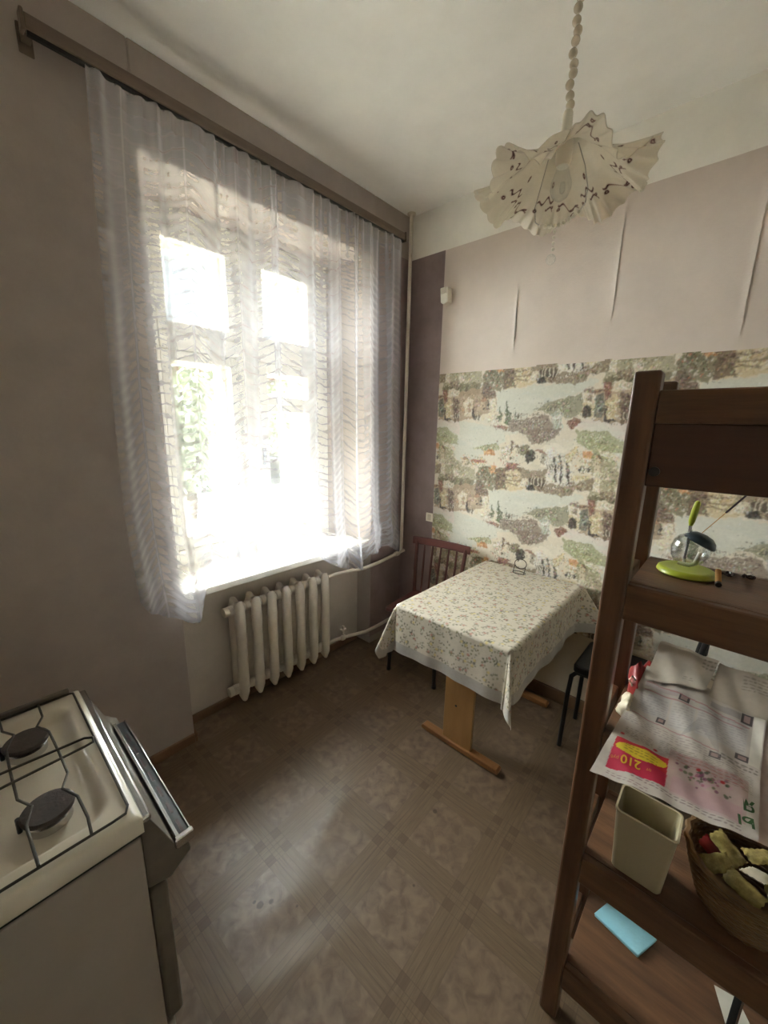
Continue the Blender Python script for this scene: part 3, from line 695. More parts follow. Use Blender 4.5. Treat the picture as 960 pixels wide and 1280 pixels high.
# ------------------------------------------------------------------ outside
structure(MB().box(-40, -2.6, -20, 40, -1.7, -1.5).build('ground', M_GROUND))
def tree(x, y, z0, h, r, n, label, seed):
    rg = np.random.default_rng(seed)
    t = tag(empty('tree', (x, y, z0)), label, 'tree')
    MB().tube([(0, 0, 0), (0.05, 0.03, h * 0.35), (-0.04, 0.05, h * 0.62), (0.02, 0, h * 0.85)], [0.13, 0.11, 0.08, 0.03], 9)\
        .tube([(0.0, 0.04, h * 0.45), (0.4, 0.35, h * 0.66), (0.6, 0.5, h * 0.8)], [0.06, 0.04, 0.02], 7)\
        .tube([(0.0, 0.04, h * 0.5), (-0.35, -0.4, h * 0.7), (-0.5, -0.55, h * 0.82)], [0.06, 0.04, 0.02], 7).build('trunk', M_BARK, t, smooth=True)
    c = rg.normal(size=(n, 3)); c /= np.linalg.norm(c, axis=1, keepdims=True); c *= (rg.random((n, 1)) ** 0.4) * np.array([r, r, r * 0.85])
    c[:, :2] += 0.25 * r * np.sin(c[:, 2:3] * 5 + np.array([0, 2])); c[:, 2] += h * 0.68
    a = rg.normal(size=(n, 3)); a /= np.linalg.norm(a, axis=1, keepdims=True)
    b = np.cross(a, rg.normal(size=(n, 3))); b /= np.linalg.norm(b, axis=1, keepdims=True)
    s = rg.uniform(0.07, 0.13, (n, 1))
    vs = np.stack([c - a * s, c + b * s * 0.5, c + a * s, c - b * s * 0.5], 1).reshape(-1, 3)
    mb = MB(); mb.v = [tuple(p) for p in vs]; mb.f = [(4 * i, 4 * i + 1, 4 * i + 2, 4 * i + 3) for i in range(n)]
    o = mb.build('foliage', M_LEAF, t); o['kind'] = 'stuff'
    return t
tree(-8.0, 3.1, -1.5, 4.3, 1.5, 2600, 'bushy green tree outside the left window panes', 1)
tree(-10.5, 7.6, -1.5, 4.6, 1.7, 2600, 'taller green tree outside the right window panes', 2)
fb = tag(empty('apartment_building', (-22, 9, -1.5)), 'pale low building across the yard outside the window', 'building')
MB().box(-3, 3, -12, 12, 0, 5.2).build('wall', M_FACADE, fb)
MB().box(-3.2, 3.2, -12.2, 12.2, 5.2, 5.5).build('roof', M_SKIRT, fb)
for k in range(9):
    MB().box(3.0, 3.05, -10.6 + k * 2.5, -9.4 + k * 2.5, 1.6, 3.2).build('window', M_BLUE_LID, fb)

# ================================================================== THINGS
def full(o):
    m = o.matrix_parent_inverse @ o.matrix_basis if o.parent else o.matrix_basis.copy()
    return full(o.parent) @ m if o.parent else m
def wb(mb, name, m, parent, **kw):
    """build a part given in room coordinates under its thing"""
    o = mb.build(name, m, None, **kw)
    o.parent = parent; o.matrix_parent_inverse = full(parent).inverted()
    return o
def adopt(o, parent):
    o.parent = parent; o.matrix_parent_inverse = full(parent).inverted(); return o
def copy_part(o, parent, loc=None, rot=None):
    c = o.copy(); COL.objects.link(c); c.parent = parent
    if loc is not None: c.location = loc
    if rot is not None: c.rotation_euler = rot
    return c

# ------------------------------------------------------------------ curtain rail and curtain
XC = -1.715
rod = tag(empty('curtain_rail', (XC, 0.32, 2.62)), 'brown wooden curtain rail fixed high above the window', 'curtain rail')
wb(MB().box(XC - 0.012, XC + 0.014, 0.325, 2.03, 2.630, 2.668), 'rail', M_RAIL, rod, bevel=0.004)
wb(MB().box(XC - 0.006, XC + 0.006, 0.33, 2.025, 2.620, 2.630), 'runner_track', M_BLACK, rod)
for y in (0.335, 2.015):
    wb(MB().box(XW, XC - 0.012, y - 0.012, y + 0.012, 2.630, 2.660).box(XW, XW + 0.008, y - 0.018, y + 0.018, 2.605, 2.68), 'bracket', M_RAIL, rod, bevel=0.003)
wb(MB().box(XC - 0.016, XC + 0.018, 0.316, 0.326, 2.622, 2.674), 'end_cap', M_RAIL, rod, bevel=0.004)
wb(MB().box(XC - 0.016, XC + 0.018, 2.029, 2.039, 2.622, 2.674), 'end_cap', M_RAIL, rod, bevel=0.004)
hk = None
for k in range(22):
    y = 0.47 + k * 0.0737
    if hk is None:
        hk = wb(MB().tube([(0, 0, 0.014), (0, 0, 0.004), (0.005, 0, -0.004), (0.002, 0, -0.010)], 0.0016, 6), 'hook', M_STEEL, rod); hk.matrix_parent_inverse = Matrix(); b0 = hk
    o = b0 if k == 0 else copy_part(b0, rod)
    o.location = (0, y - 0.32, 0.0)

M_SHEER = sheer_mat('sheer_voile', (224, 223, 230), clear=0.68, transl=0.17)
hem_y = np.array([0.41, 0.463, 0.55, 0.631, 0.668, 0.70, 0.774, 0.90, 1.003, 1.098, 1.20, 1.279, 1.36, 1.454, 1.56, 1.689, 1.732, 1.80, 1.918, 2.00, 2.09])
hem_z = np.array([0.865, 0.775, 0.715, 0.682, 0.72, 0.80, 0.855, 0.852, 0.845, 0.862, 0.858, 0.842, 0.79, 0.72, 0.672, 0.652, 0.722, 0.735, 0.748, 0.70, 0.655])
nu, nv = 420, 330
S, T = np.meshgrid(np.linspace(0, 1, nu), np.linspace(0, 1, nv))
yl = np.interp(T, [0, 0.2, 0.5, 0.8, 1], [0.462, 0.445, 0.425, 0.415, 0.430]); yr = 2.022 + 0.068 * T
Yc = yl + (yr - yl) * S
ht = np.interp(Yc, hem_y, hem_z)
Zc = 2.618 + (ht - 2.618) * T
wp = S + 0.012 * np.sin(S * 17) + 0.008 * np.sin(S * 41 + 1)
pinch = np.exp(-T / 0.06)
fold = (0.019 + 0.012 * T) * np.sin(2 * PI * 10 * wp + 0.6 * np.sin(3 * T)) * (1 - 0.5 * pinch) + 0.008 * np.sin(2 * PI * 29 * wp + 2) * (0.4 + pinch)
fold += 0.010 * np.sin(2 * PI * 5.3 * wp + 1.7 + 2 * T)
cell = np.abs(np.sin(PI * 8 * S + PI / 2))             # 0 on the cords, 1 between them
phase = (Zc + 0.052 * cell * (0.4 + 0.9 * T)) / 0.040
phase += 0.6 * np.sin(S * 23 + T * 3)
ruche = 0.0014 * np.cos(2 * PI * phase) * np.clip((T - 0.06) / 0.1, 0, 1)
Xc = XC + 0.006 + fold * 0.75 + ruche
Xc += 0.012 * np.clip((T - 0.85) / 0.15, 0, 1)
# the two low tails bunch up
for cy, w in ((0.63, 0.10), (1.69, 0.12)):
    Xc += 0.02 * np.exp(-((Yc - cy) / w) ** 2) * np.clip((T - 0.8) / 0.2, 0, 1)
Xc = np.maximum(Xc, -1.748)
curtain = grid_mesh('sheer_curtain', np.stack([Xc, Yc, Zc], -1), M_SHEER, None, uvs=np.stack([S, phase], -1))
tag(curtain, 'white sheer ruched curtain hanging in front of the window', 'curtain')
M_TAPE = sheer_mat('curtain_tape', (230, 224, 224), clear=0.74, transl=0.18)
k0 = 10
tp = np.stack([Xc, Yc, Zc], -1)[:k0 + 1].copy(); tp[..., 0] += 0.003
k1 = 300
bt = np.stack([Xc, Yc, Zc], -1)[k1:].copy(); bt[..., 0] += 0.006 + 0.004 * np.sin(S[k1:] * 90 + T[k1:] * 60)
bt[..., 2] -= 0.004 * np.sin(S[k1:] * 140)
grid_mesh('gathered_hem', bt, M_SHEER, curtain, uvs=np.stack([S, phase * 1.6 + 0.3], -1)[k1:])
hd = grid_mesh('heading_tape', tp, M_TAPE, curtain, uvs=np.stack([S, phase * 0 + 0.5], -1)[:k0 + 1])

# ------------------------------------------------------------------ radiator and its pipes
rad = tag(empty('radiator', (-1.835, 0.85, 0.07)), 'cream cast iron radiator of seven ribs under the window', 'radiator')
def rib():
    mb = MB()
    for xo, w in ((0.040, 1.0), (-0.030, 1.0)):
        z = [0.06, 0.025, 0.004, 0.045, 0.11, 0.29, 0.47, 0.525, 0.567, 0.548, 0.515]
        xx = [0.0, xo * 0.55, xo * 0.9, xo, xo, xo, xo, xo, xo * 0.9, xo * 0.55, 0.0]
        rr = [0.020, 0.022, 0.016, 0.025, 0.027, 0.026, 0.027, 0.025, 0.018, 0.022, 0.020]
        mb.tube([(a, 0, b) for a, b in zip(xx, z)], rr, 12, sx=1.0, ref=(0, 1, 0))
    for z in (0.055, 0.520):
        mb.lathe([(0.020, -0.046), (0.027, -0.040), (0.027, 0.040), (0.020, 0.046)], (0, 0, z), 14, Matrix.Rotation(PI / 2, 4, 'X'))
    return mb
r0 = rib().build('rib', M_PIPE, rad, smooth=True)
for k in range(7):
    o = r0 if k == 0 else copy_part(r0, rad)
    o.location = (0, 0.045 + k * 0.094, 0)
for z in (0.055, 0.520):
    MB().lathe([(0.018, -0.014), (0.026, -0.012), (0.026, 0.012), (0.014, 0.016)], (0, -0.012, z), 8, Matrix.Rotation(PI / 2, 4, 'X')).build('end_plug', M_PIPE, rad, smooth=True)
for y in (0.10, 0.52):
    MB().tube([(-0.073, y, 0.50), (-0.02, y, 0.495), (-0.005, y, 0.51)], 0.007, 8).build('hook', M_PIPE, rad)

up = tag(empty('heating_pipe', (-1.80, 1.52, 0.58)), 'cream upper heating pipe running from the radiator top towards the corner', 'pipe')
wb(MB().tube([(-1.835, 1.515, 0.59), (-1.835, 1.58, 0.592), (-1.80, 1.66, 0.60), (-1.745, 1.76, 0.612), (-1.735, 1.88, 0.622), (-1.735, 2.155, 0.650)], 0.0115, 12), 'tube', M_PIPE, up, smooth=True)
wb(MB().lathe([(0.014, -0.018), (0.017, -0.016), (0.017, 0.016), (0.014, 0.018)], (-1.735, 2.075, 0.641), 12, Matrix.Rotation(PI / 2, 4, 'X')), 'coupling', M_PIPE, up, smooth=True)
lo = tag(empty('heating_pipe', (-1.80, 1.52, 0.12)), 'cream lower heating pipe with a valve near the floor', 'pipe')
wb(MB().tube([(-1.835, 1.515, 0.125), (-1.83, 1.57, 0.127), (-1.80, 1.66, 0.130), (-1.75, 1.78, 0.135), (-1.742, 1.90, 0.14), (-1.742, 2.155, 0.15)], 0.0115, 12), 'tube', M_PIPE, lo, smooth=True)
wb(MB().ball((-1.812, 1.625, 0.129), 0.020, 12, 8, (0.8, 1.3, 1)), 'valve_body', M_PIPE, lo, smooth=True)
wb(MB().tube([(-1.812, 1.625, 0.140), (-1.812, 1.625, 0.185)], 0.006, 8).box(-1.824, -1.800, 1.605, 1.645, 0.183, 0.192).box(-1.820, -1.804, 1.62, 1.63, 0.19, 0.215), 'valve_tap', M_PIPE, lo)
ri = tag(empty('riser_pipe', (-1.735, 2.098, 0.64)), 'cream vertical riser pipe in the corner beside the curtain', 'pipe')
wb(MB().tube([(-1.742, 2.132, 0.655), (-1.742, 2.132, 1.7), (-1.742, 2.132, ZC)], 0.0115, 12), 'tube', M_PIPE, ri, smooth=True)
wb(MB().lathe([(0.022, 0), (0.026, 0.004), (0.026, 0.012), (0.013, 0.014)], (-1.742, 2.132, ZC - 0.015), 14), 'ceiling_collar', M_PIPE, ri, smooth=True)

# ------------------------------------------------------------------ table, cloth, what stands on it
TX0, TX1, TY0, TY1, TZ = -1.062, -0.522, 1.298, 2.140, 0.742
tb = tag(empty('dining_table', (-0.79, 1.72, 0)), 'folding kitchen table on light wood panel legs under a flowered cloth', 'table')
wb(MB().box(TX0, TX1, TY0, TY1, TZ - 0.022, TZ - 0.002), 'tabletop', M_TABLE, tb, bevel=0.003)
for yl_ in (1.475, 2.075):
    p = wb(MB().box(-0.892, -0.735, yl_ - 0.009, yl_ + 0.009, 0.030, TZ - 0.022), 'panel_leg', M_TABLE, tb, bevel=0.002)
    wb(MB().lathe([(0.0055, 0), (0.006, 0.002), (0.0045, 0.003)], (-0.826, yl_ - 0.009, 0.235), 10, Matrix.Rotation(PI / 2, 4, 'X')), 'bolt', M_BLACK, p)
    wb(MB().prism([(-1.015, 0.010), (-1.015, 0.024), (-1.005, 0.032), (-0.597, 0.032), (-0.587, 0.024), (-0.587, 0.010), (-0.62, 0.005), (-0.98, 0.005)], 'y', yl_ - 0.021, yl_ + 0.021), 'foot', M_FOOT, tb, bevel=0.003)
wb(MB().box(-0.826, -0.806, 1.49, 2.06, 0.56, TZ - 0.022), 'stretcher', M_TABLE, tb, bevel=0.002)

def build_cloth():
    W, D = TX1 - TX0, TY1 - TY0
    ov, ob = 0.228, 0.018
    st = 0.0038
    na = int((W + 2 * ov) / st); nb = int((D + ov + ob) / st)
    A, B = np.meshgrid(np.linspace(-ov, W + ov, na), np.linspace(-ov, D + ob, nb))
    da = np.where(A < 0, -A, np.where(A > W, A - W, 0)); db = np.where(B < 0, -B, np.where(B > D, B - D, 0))
    sa = np.where(A < 0, -1.0, 1.0); sb = np.where(B < 0, -1.0, 1.0)
    X = np.clip(A, 0, W) + TX0; Y = np.clip(B, 0, D) + TY0; Z = np.full_like(A, TZ)
    one_a = (da > 0) & (db == 0); one_b = (db > 0) & (da == 0); both = (da > 0) & (db > 0)
    def drop(d):        # rounded edge, then straight down
        r = 0.012
        t = np.minimum(d / r, PI / 2)
        return r * np.sin(t), r * (1 - np.cos(t)) + np.maximum(d - r * PI / 2, 0)
    o, z = drop(da)
    wav = 0.006 * np.sin(B * 15 + 1) + 0.003 * np.sin(B * 37)
    out = o + (0.012 + wav) * np.clip(da / ov, 0, 1) + 0.002
    X = np.where(one_a, X + sa * out, X); Z = np.where(one_a, Z - z, Z)
    # the right side flares out towards the wall
    fl = np.clip((B - D * 0.88) / (D * 0.12), 0, 1.2) ** 1.5
    X = np.where(one_a & (A > W), X + 0.16 * fl * np.clip(da / ov, 0, 1), X)
    o, z = drop(db)
    wav = 0.005 * np.sin(A * 17 + 0.4) + 0.003 * np.sin(A * 43)
    Y = np.where(one_b, np.where(B < 0, Y - (o + (0.012 + wav) * np.clip(db / ov, 0, 1) + 0.002), Y + o * 0.8), Y)
    Z = np.where(one_b, Z - z, Z)
    # corners: the spare cloth folds into a hanging flap
    r = np.hypot(da, db); phi = np.arctan2(db, da)
    tri = 1 - np.abs(phi / (PI / 4) - 1)                       # 0 at the sides, 1 on the diagonal
    back = B > D
    p0 = np.where(A < 0, 0.62, 1.0)                            # where the pleat of each flap stands out
    hk_ = 0.06 + 0.30 * np.exp(-((phi - p0) / 0.26) ** 2) + 0.10 * np.exp(-((phi - p0 - 0.45) / 0.12) ** 2)
    hk_ = np.where(back, 0.06, hk_)
    rc = np.where(r > ov, ov + (r - ov) * 0.72, r)
    h = rc * hk_ + 0.012 * np.clip(r / 0.03, 0, 1); zz = rc * np.sqrt(1 - np.minimum(hk_, 0.9) ** 2)
    dr_ = np.where(A < 0, PI + phi, -phi)
    dr_ = np.where(back, np.where(A < 0, PI - phi, phi), dr_)
    ox = h * np.cos(dr_); oy = h * np.sin(dr_)
    oy = np.where(back, np.minimum(oy, 0.016), oy)
    X = np.where(both, np.where(A < 0, TX0, TX1) + ox, X); Y = np.where(both, np.where(B < 0, TY0, TY1) + oy, Y)
    Z = np.where(both, TZ - np.maximum(zz - 0.005, 0), Z)
    # flare reaches the back corner too
    X = np.where(both & back & (A > W), X + 0.16 * 1.0 * np.clip(da / ov, 0, 1), X)
    # faint fold creases on the top
    top = (da == 0) & (db == 0)
    Z = np.where(top, Z + 0.0006 * np.cos(2 * PI * A / 0.18) ** 16 + 0.0006 * np.cos(2 * PI * B / 0.22) ** 16 + 0.0008, Z)
    # ---- print: sprigs of small leaves and flowers, plain hem
    cv = Canvas(na, nb, (196, 187, 171))
    rg = random.Random(11)
    sp = 0.034 / st
    greens = [(92, 98, 78), (110, 112, 84), (84, 84, 74), (126, 118, 88), (100, 90, 78)]
    jn, iN = int(nb / sp) + 1, int(na / sp) + 1
    for j in range(jn):
        for i in range(iN):
            cx = (i + 0.5 * (j % 2)) * sp + rg.gauss(0, 2.2); cy = j * sp + rg.gauss(0, 2.2)
            a0 = rg.uniform(0, 2 * PI)
            for k in range(rg.randint(4, 7)):
                a = a0 + k * 1.15 + rg.gauss(0, 0.3); q = rg.uniform(1.2, 4.2)
                cv.dot(cx + q * math.cos(a), cy + q * math.sin(a), rg.uniform(0.7, 1.25), rg.choice(greens), rg.uniform(0.55, 0.95), rg.uniform(0.7, 1.25))
            t = rg.random()
            if t < 0.30: cv.dot(cx, cy, 1.5, (172, 96, 84), 0.7)
            elif t < 0.60: cv.dot(cx, cy, 1.6, (206, 186, 122), 0.8)
    hemm = (np.maximum(np.maximum(-A, A - W), -B) > ov - 0.048)
    cv.a[hemm] = np.array(lin((164, 157, 149))[:3])
    o = grid_mesh('tablecloth', np.stack([X, Y, Z], -1), M_PRINT_CLOTH, None, colors=cv.a)
    return o
cloth = tag(build_cloth(), 'cream tablecloth printed with small green sprigs on the kitchen table', 'tablecloth')

nh = tag(empty('napkin_holder', (-0.83, 2.075, TZ + 0.002)), 'small dark green wire ring holder near the wall on the table', 'napkin holder')
ring = [(0.034 * math.cos(t), 0.012 + 0.006 * math.sin(t), 0.052 + 0.026 * math.sin(t)) for t in np.linspace(0, 2 * PI, 25)[:-1]]
MB().tube(ring, 0.0022, 6, closed=True).build('ring', M_DARK_METAL, nh, smooth=True)
base = [(0.036 * math.cos(t), 0.024 * math.sin(t), 0.003) for t in np.linspace(0, 2 * PI, 21)[:-1]]
MB().tube(base, 0.0022, 6, closed=True).build('base_ring', M_DARK_METAL, nh, smooth=True)
for sx_ in (-1, 1):
    MB().tube([(sx_ * 0.030, -0.010, 0.003), (sx_ * 0.032, 0.0, 0.02), (sx_ * 0.030, 0.010, 0.042)], 0.002, 6).build('stem', M_DARK_METAL, nh, smooth=True)

# ------------------------------------------------------------------ chairs
ch = tag(empty('dining_chair', (-1.335, 1.885, 0), 0.15), 'red-brown wooden spindle-back chair in the corner behind the table', 'chair')
MB().prism([(-0.185, -0.17), (0.185, -0.17), (0.17, 0.17), (-0.17, 0.17)], 'z', 0.415, 0.445).build('seat', M_CHAIR, ch, bevel=0.006)
for sx_ in (-1, 1):
    lg = MB().tube([(sx_ * 0.162, -0.150, 0.012), (sx_ * 0.155, -0.142, 0.2), (sx_ * 0.148, -0.135, 0.415)], [0.011, 0.014, 0.016], 10).build('leg', M_BLACK, ch, smooth=True)
    MB().lathe([(0.013, 0.004), (0.015, 0.006), (0.014, 0.022)], (sx_ * 0.162, -0.150, 0), 10).build('rubber_foot', M_BLACK, lg, smooth=True)
    lg = MB().tube([(sx_ * 0.165, 0.165, 0.012), (sx_ * 0.160, 0.150, 0.43), (sx_ * 0.165, 0.165, 0.62), (sx_ * 0.175, 0.195, 0.79)], [0.011, 0.015, 0.013, 0.012], 10).build('leg', M_CHAIR, ch, smooth=True)
    MB().lathe([(0.013, 0.004), (0.015, 0.006), (0.014, 0.022)], (sx_ * 0.165, 0.165, 0), 10).build('rubber_foot', M_BLACK, lg, smooth=True)
    MB().tube([(sx_ * 0.158, -0.145, 0.19), (sx_ * 0.162, 0.158, 0.19)], 0.009, 8).build('stretcher', M_CHAIR, ch, smooth=True)
MB().tube([(-0.158, -0.145, 0.24), (0.158, -0.145, 0.24)], 0.009, 8).build('stretcher', M_CHAIR, ch, smooth=True)
nrm = [(-0.205, 0.190), (-0.1, 0.208), (0, 0.213), (0.1, 0.208), (0.205, 0.190)]
rl = MB()
vs = []
for x, y in nrm:
    vs += [(x, y - 0.009, 0.765), (x, y + 0.009, 0.765), (x, y + 0.012, 0.815), (x, y - 0.006, 0.815)]
fs = [(0, 1, 2, 3), (16, 19, 18, 17)]
for i in range(4):
    for k in range(4):
        fs.append((i * 4 + k, (i + 1) * 4 + k, (i + 1) * 4 + (k + 1) % 4, i * 4 + (k + 1) % 4))
rl.add(vs, fs).build('top_rail', M_CHAIR, ch, bevel=0.005)
for x in (-0.115, -0.058, 0.0, 0.058, 0.115):
    MB().tube([(x * 0.95, 0.150, 0.443), (x * 0.98, 0.172, 0.60), (x, 0.205 - abs(x) * 0.1, 0.77)], [0.006, 0.0085, 0.006], 8).build('spindle', M_CHAIR, ch, smooth=True)

bc = tag(empty('metal_chair', (-0.225, 1.97, 0)), 'black metal-legged chair behind the wooden shelving unit', 'chair')
MB().prism([(-0.205, -0.135), (-0.19, -0.15), (0.19, -0.15), (0.205, -0.135), (0.205, 0.135), (0.19, 0.15), (-0.19, 0.15), (-0.205, 0.135)], 'z', 0.432, 0.472).build('seat', M_BLACK_SEAT, bc, bevel=0.014, bseg=3)
for sy in (-1, 1):
    l = MB().tube([(-0.222, sy * 0.126, 0.0), (-0.216, sy * 0.122, 0.30), (-0.210, sy * 0.120, 0.395), (-0.190, sy * 0.120, 0.421), (-0.15, sy * 0.12, 0.424), (0.18, sy * 0.12, 0.424)], 0.0105, 10).build('leg', M_BLACK, bc, smooth=True)
    l = MB().tube([(0.235, sy * 0.126, 0.0), (0.215, sy * 0.122, 0.30), (0.208, sy * 0.12, 0.45), (0.222, sy * 0.12, 0.62), (0.250, sy * 0.12, 0.86)], 0.0105, 10).build('leg', M_BLACK, bc, smooth=True)
MB().box(0.228, 0.250, -0.125, 0.125, 0.70, 0.86).build('backrest', M_BLACK_SEAT, bc, bevel=0.008)

# ------------------------------------------------------------------ shelving unit
SX0, SX1, SY0, SY1 = -0.172, 0.64, 0.868, 1.120
PW = 0.044
su = tag(empty('shelving_unit', (0.23, 0.99, 0)), 'dark brown open wooden shelving unit in the right foreground', 'shelves')
for x0 in (SX0, SX1 - PW):
    for y0 in (SY0, SY1 - 0.040):
        wb(MB().box(x0, x0 + PW, y0, y0 + 0.040, 0.0, 1.655), 'post', M_SHELF_V, su, bevel=0.006, bseg=3)
IX0, IX1 = SX0 + PW, SX1 - PW
LEV = [0.200, 0.558, 0.905, 1.250]
for z in LEV + [1.612]:
    wb(MB().box(IX0, IX1, SY0 + 0.020, SY1 - 0.020, z - 0.018, z), 'shelf_board', M_SHELF, su, bevel=0.001)
    top = 0.008 if z > 1.5 else 0.0
    wb(MB().box(IX0, IX1, SY0 + 0.001, SY0 + 0.020, z - (0.050 if z > 1.5 else 0.076), z + top), 'front_rail', M_SHELF, su, bevel=0.003)
    wb(MB().box(IX0, IX1, SY1 - 0.020, SY1 - 0.001, z - 0.050, z + top), 'rear_rail', M_SHELF, su, bevel=0.003)
    for xe in (SX0 + 0.012, SX1 - PW + 0.012):
        wb(MB().box(xe, xe + 0.020, SY0 + 0.040, SY1 - 0.040, z - 0.050, z - 0.004), 'end_rail', M_SHELF, su, bevel=0.003)
wb(MB().box(IX0, IX1, SY0 + 0.008, SY0 + 0.018, 1.447, 1.562), 'apron_panel', M_PANEL, su, bevel=0.002)
for z in (1.475,):
    wb(MB().lathe([(0.009, 0), (0.009, 0.004), (0.006, 0.006)], (IX0 + 0.012, SY0 + 0.008, z), 12, Matrix.Rotation(PI / 2, 4, 'X')), 'bolt_cap', M_BLACK, su, smooth=True)

# ------------------------------------------------------------------ things on the shelf at eye height
ZA = LEV[3]
jr = tag(empty('sugar_jar', (-0.050, 1.032, ZA)), 'round glass sugar jar on a lime green base with a spoon inside', 'jar')
MB().lathe([(0.050, 0.0), (0.053, 0.003), (0.051, 0.010), (0.045, 0.0135), (0.036, 0.0115), (0.020, 0.011)], seg=40).build('base', M_LIME, jr, smooth=True)
tilt = Matrix.Rotation(math.radians(24), 4, 'Y') @ Matrix.Rotation(math.radians(-8), 4, 'X')
prof = [(0.012, -0.0345), (0.024, -0.026), (0.033, -0.011), (0.0355, 0.004), (0.032, 0.018), (0.024, 0.028)]
inn = [(r - 0.0015, z) for r, z in prof][::-1]
MB().lathe(prof + inn, (0, 0, 0.053), 36, tilt, cap=False).build('glass_bowl', M_JAR, jr, smooth=True)
lidm = MB().lathe([(0.030, 0.019), (0.031, 0.022), (0.026, 0.032), (0.016, 0.039), (0.004, 0.041), (0.0005, 0.041)], (0.004, 0.0, 0.052), 30, tilt)
lidm.build('lid', M_BLUE_LID, jr, smooth=True)
sp_ = MB().tube([(-0.006, -0.004, 0.024), (-0.006, -0.003, 0.06), (-0.007, 0.0, 0.108)], [0.0022, 0.0022, 0.0026], 8, sx=1.3)
so = sp_.build('spoon', M_STEEL, jr, smooth=True)
MB().tube([(-0.007, 0.0, 0.105), (-0.0065, 0.0, 0.115), (-0.004, 0.0, 0.140), (-0.0025, 0.0, 0.155), (-0.002, 0, 0.159)], [0.0036, 0.0062, 0.0066, 0.0055, 0.002], 10, sx=0.9).build('spoon_handle', M_LIME, so, smooth=True)
MB().tube([(-0.016, -0.010, 0.023), (0.004, -0.013, 0.023), (0.013, -0.010, 0.028), (0.018, -0.004, 0.052)], [0.0035, 0.0045, 0.005, 0.004], 8).build('inner_tube', M_PLASTIC_WHITE, jr, smooth=True)

st = tag(empty('incense_stick', (-0.030, 1.045, 1.345)), 'thin dark purple stick slanting up behind the jar lid', 'stick')
wb(MB().tube([(-0.040, 1.045, 1.335), (-0.006, 1.045, 1.389)], 0.0008, 6), 'bare_end', M_BROWN_STUB, st)
wb(MB().tube([(-0.006, 1.045, 1.389), (0.030, 1.045, 1.447)], 0.0018, 8), 'coated_end', M_PURPLE, st)

cb = tag(empty('cigarette_butt', (0.004, 0.99, ZA)), 'brown stub leaning beside the lime green jar base', 'stub')
wb(MB().tube([(0.0015, 1.012, ZA + 0.026), (0.0055, 0.986, ZA + 0.0075)], 0.0052, 12), 'stub', M_BROWN_STUB, cb, smooth=True)
wb(MB().tube([(0.0055, 0.986, ZA + 0.0075), (0.0064, 0.980, ZA + 0.0055)], 0.0054, 12), 'burnt_tip', M_BLACK, cb, smooth=True)

def trinket(loc, seed, label):
    rg = random.Random(seed)
    t = tag(empty('trinket', loc), label, 'trinket', None)
    rp = [(0.009 * math.cos(w), 0.007 * math.sin(w), 0.0025 + 0.002 * math.sin(w * 2)) for w in np.linspace(0, 2 * PI, 17)[:-1]]
    MB().tube(rp, 0.0018, 6, closed=True).build('ring', M_DARK_METAL, t, smooth=True)
    mb = MB()
    for k in range(6):
        a = rg.uniform(0, 2 * PI); r = rg.uniform(0.004, 0.012)
        mb.ball((r * math.cos(a), r * math.sin(a), 0.004), rg.uniform(0.0025, 0.004), 8, 5)
    mb.build('beads', M_DARK_METAL, t, smooth=True)
    MB().ball((0.006, -0.004, 0.008), 0.003, 8, 5).build('shiny_bead', M_STEEL, t, smooth=True)
trinket((0.016, 1.082, ZA), 3, 'dark metal trinket next to the brown stub on the shelf')
trinket((0.050, 1.095, ZA), 5, 'dark metal trinket furthest right on the eye-level shelf')

# ------------------------------------------------------------------ newspapers and bag on the next shelf
ZN = LEV[2]
def zsurf(y): return np.interp(y, [0.70, 0.76, 0.80, 0.868, 0.94, 1.02, 1.10, 1.16], [0.868, 0.884, 0.898, 0.914, 0.930, 0.975, 1.030, 1.04])
def paper_point(x, y, h=0.0): return (x, y, float(zsurf(y)) + 0.0030 * math.sin(40 * x + 20 * y) + 0.0026 * math.sin(75 * y - 12 * x) + 0.0012 * math.sin(130 * x + 60 * y) + h)
bag = tag(empty('shopping_bag', (-0.06, 1.02, ZN)), 'crumpled red and cream plastic bag under the newspapers', 'bag')
def lump(cx, cy, cz, rx, ry, rz, seed, flat=True):
    rg = np.random.default_rng(seed); nu_, nv_ = 36, 20
    P = np.zeros((nv_, nu_, 3))
    for j in range(nv_):
        for i in range(nu_):
            th = PI * j / (nv_ - 1); ph = 2 * PI * i / (nu_ - 1)
            k = 1 + 0.10 * math.sin(5 * ph + 3 * th + seed) + 0.07 * math.sin(9 * ph - 5 * th) + 0.04 * math.sin(17 * ph + 7 * th)
            P[j, i] = (cx + rx * k * math.sin(th) * math.cos(ph), cy + ry * k * math.sin(th) * math.sin(ph), cz + rz * k * math.cos(th))
    return P
Pl = lump(-0.074, 1.040, 0.955, 0.044, 0.050, 0.056, 2); Pl[..., 2] = np.clip(Pl[..., 2], ZN + 0.001, None)
Pl[..., 2] = np.minimum(Pl[..., 2], np.where(Pl[..., 0] > -0.096, zsurf(Pl[..., 1]) - 0.008, 9)); Pl[..., 0] = np.clip(Pl[..., 0], -0.126, None)
adopt(grid_mesh('red_panel', Pl, M_RED_BAG), bag)
Pl = lump(-0.080, 0.968, 0.926, 0.040, 0.040, 0.034, 4); Pl[..., 2] = np.clip(Pl[..., 2], ZN + 0.001, None)
Pl[..., 2] = np.minimum(Pl[..., 2], np.where(Pl[..., 0] > -0.096, zsurf(Pl[..., 1]) - 0.008, 9)); Pl[..., 0] = np.clip(Pl[..., 0], -0.126, None)
adopt(grid_mesh('cream_panel', Pl, M_CREAM_BAG), bag)
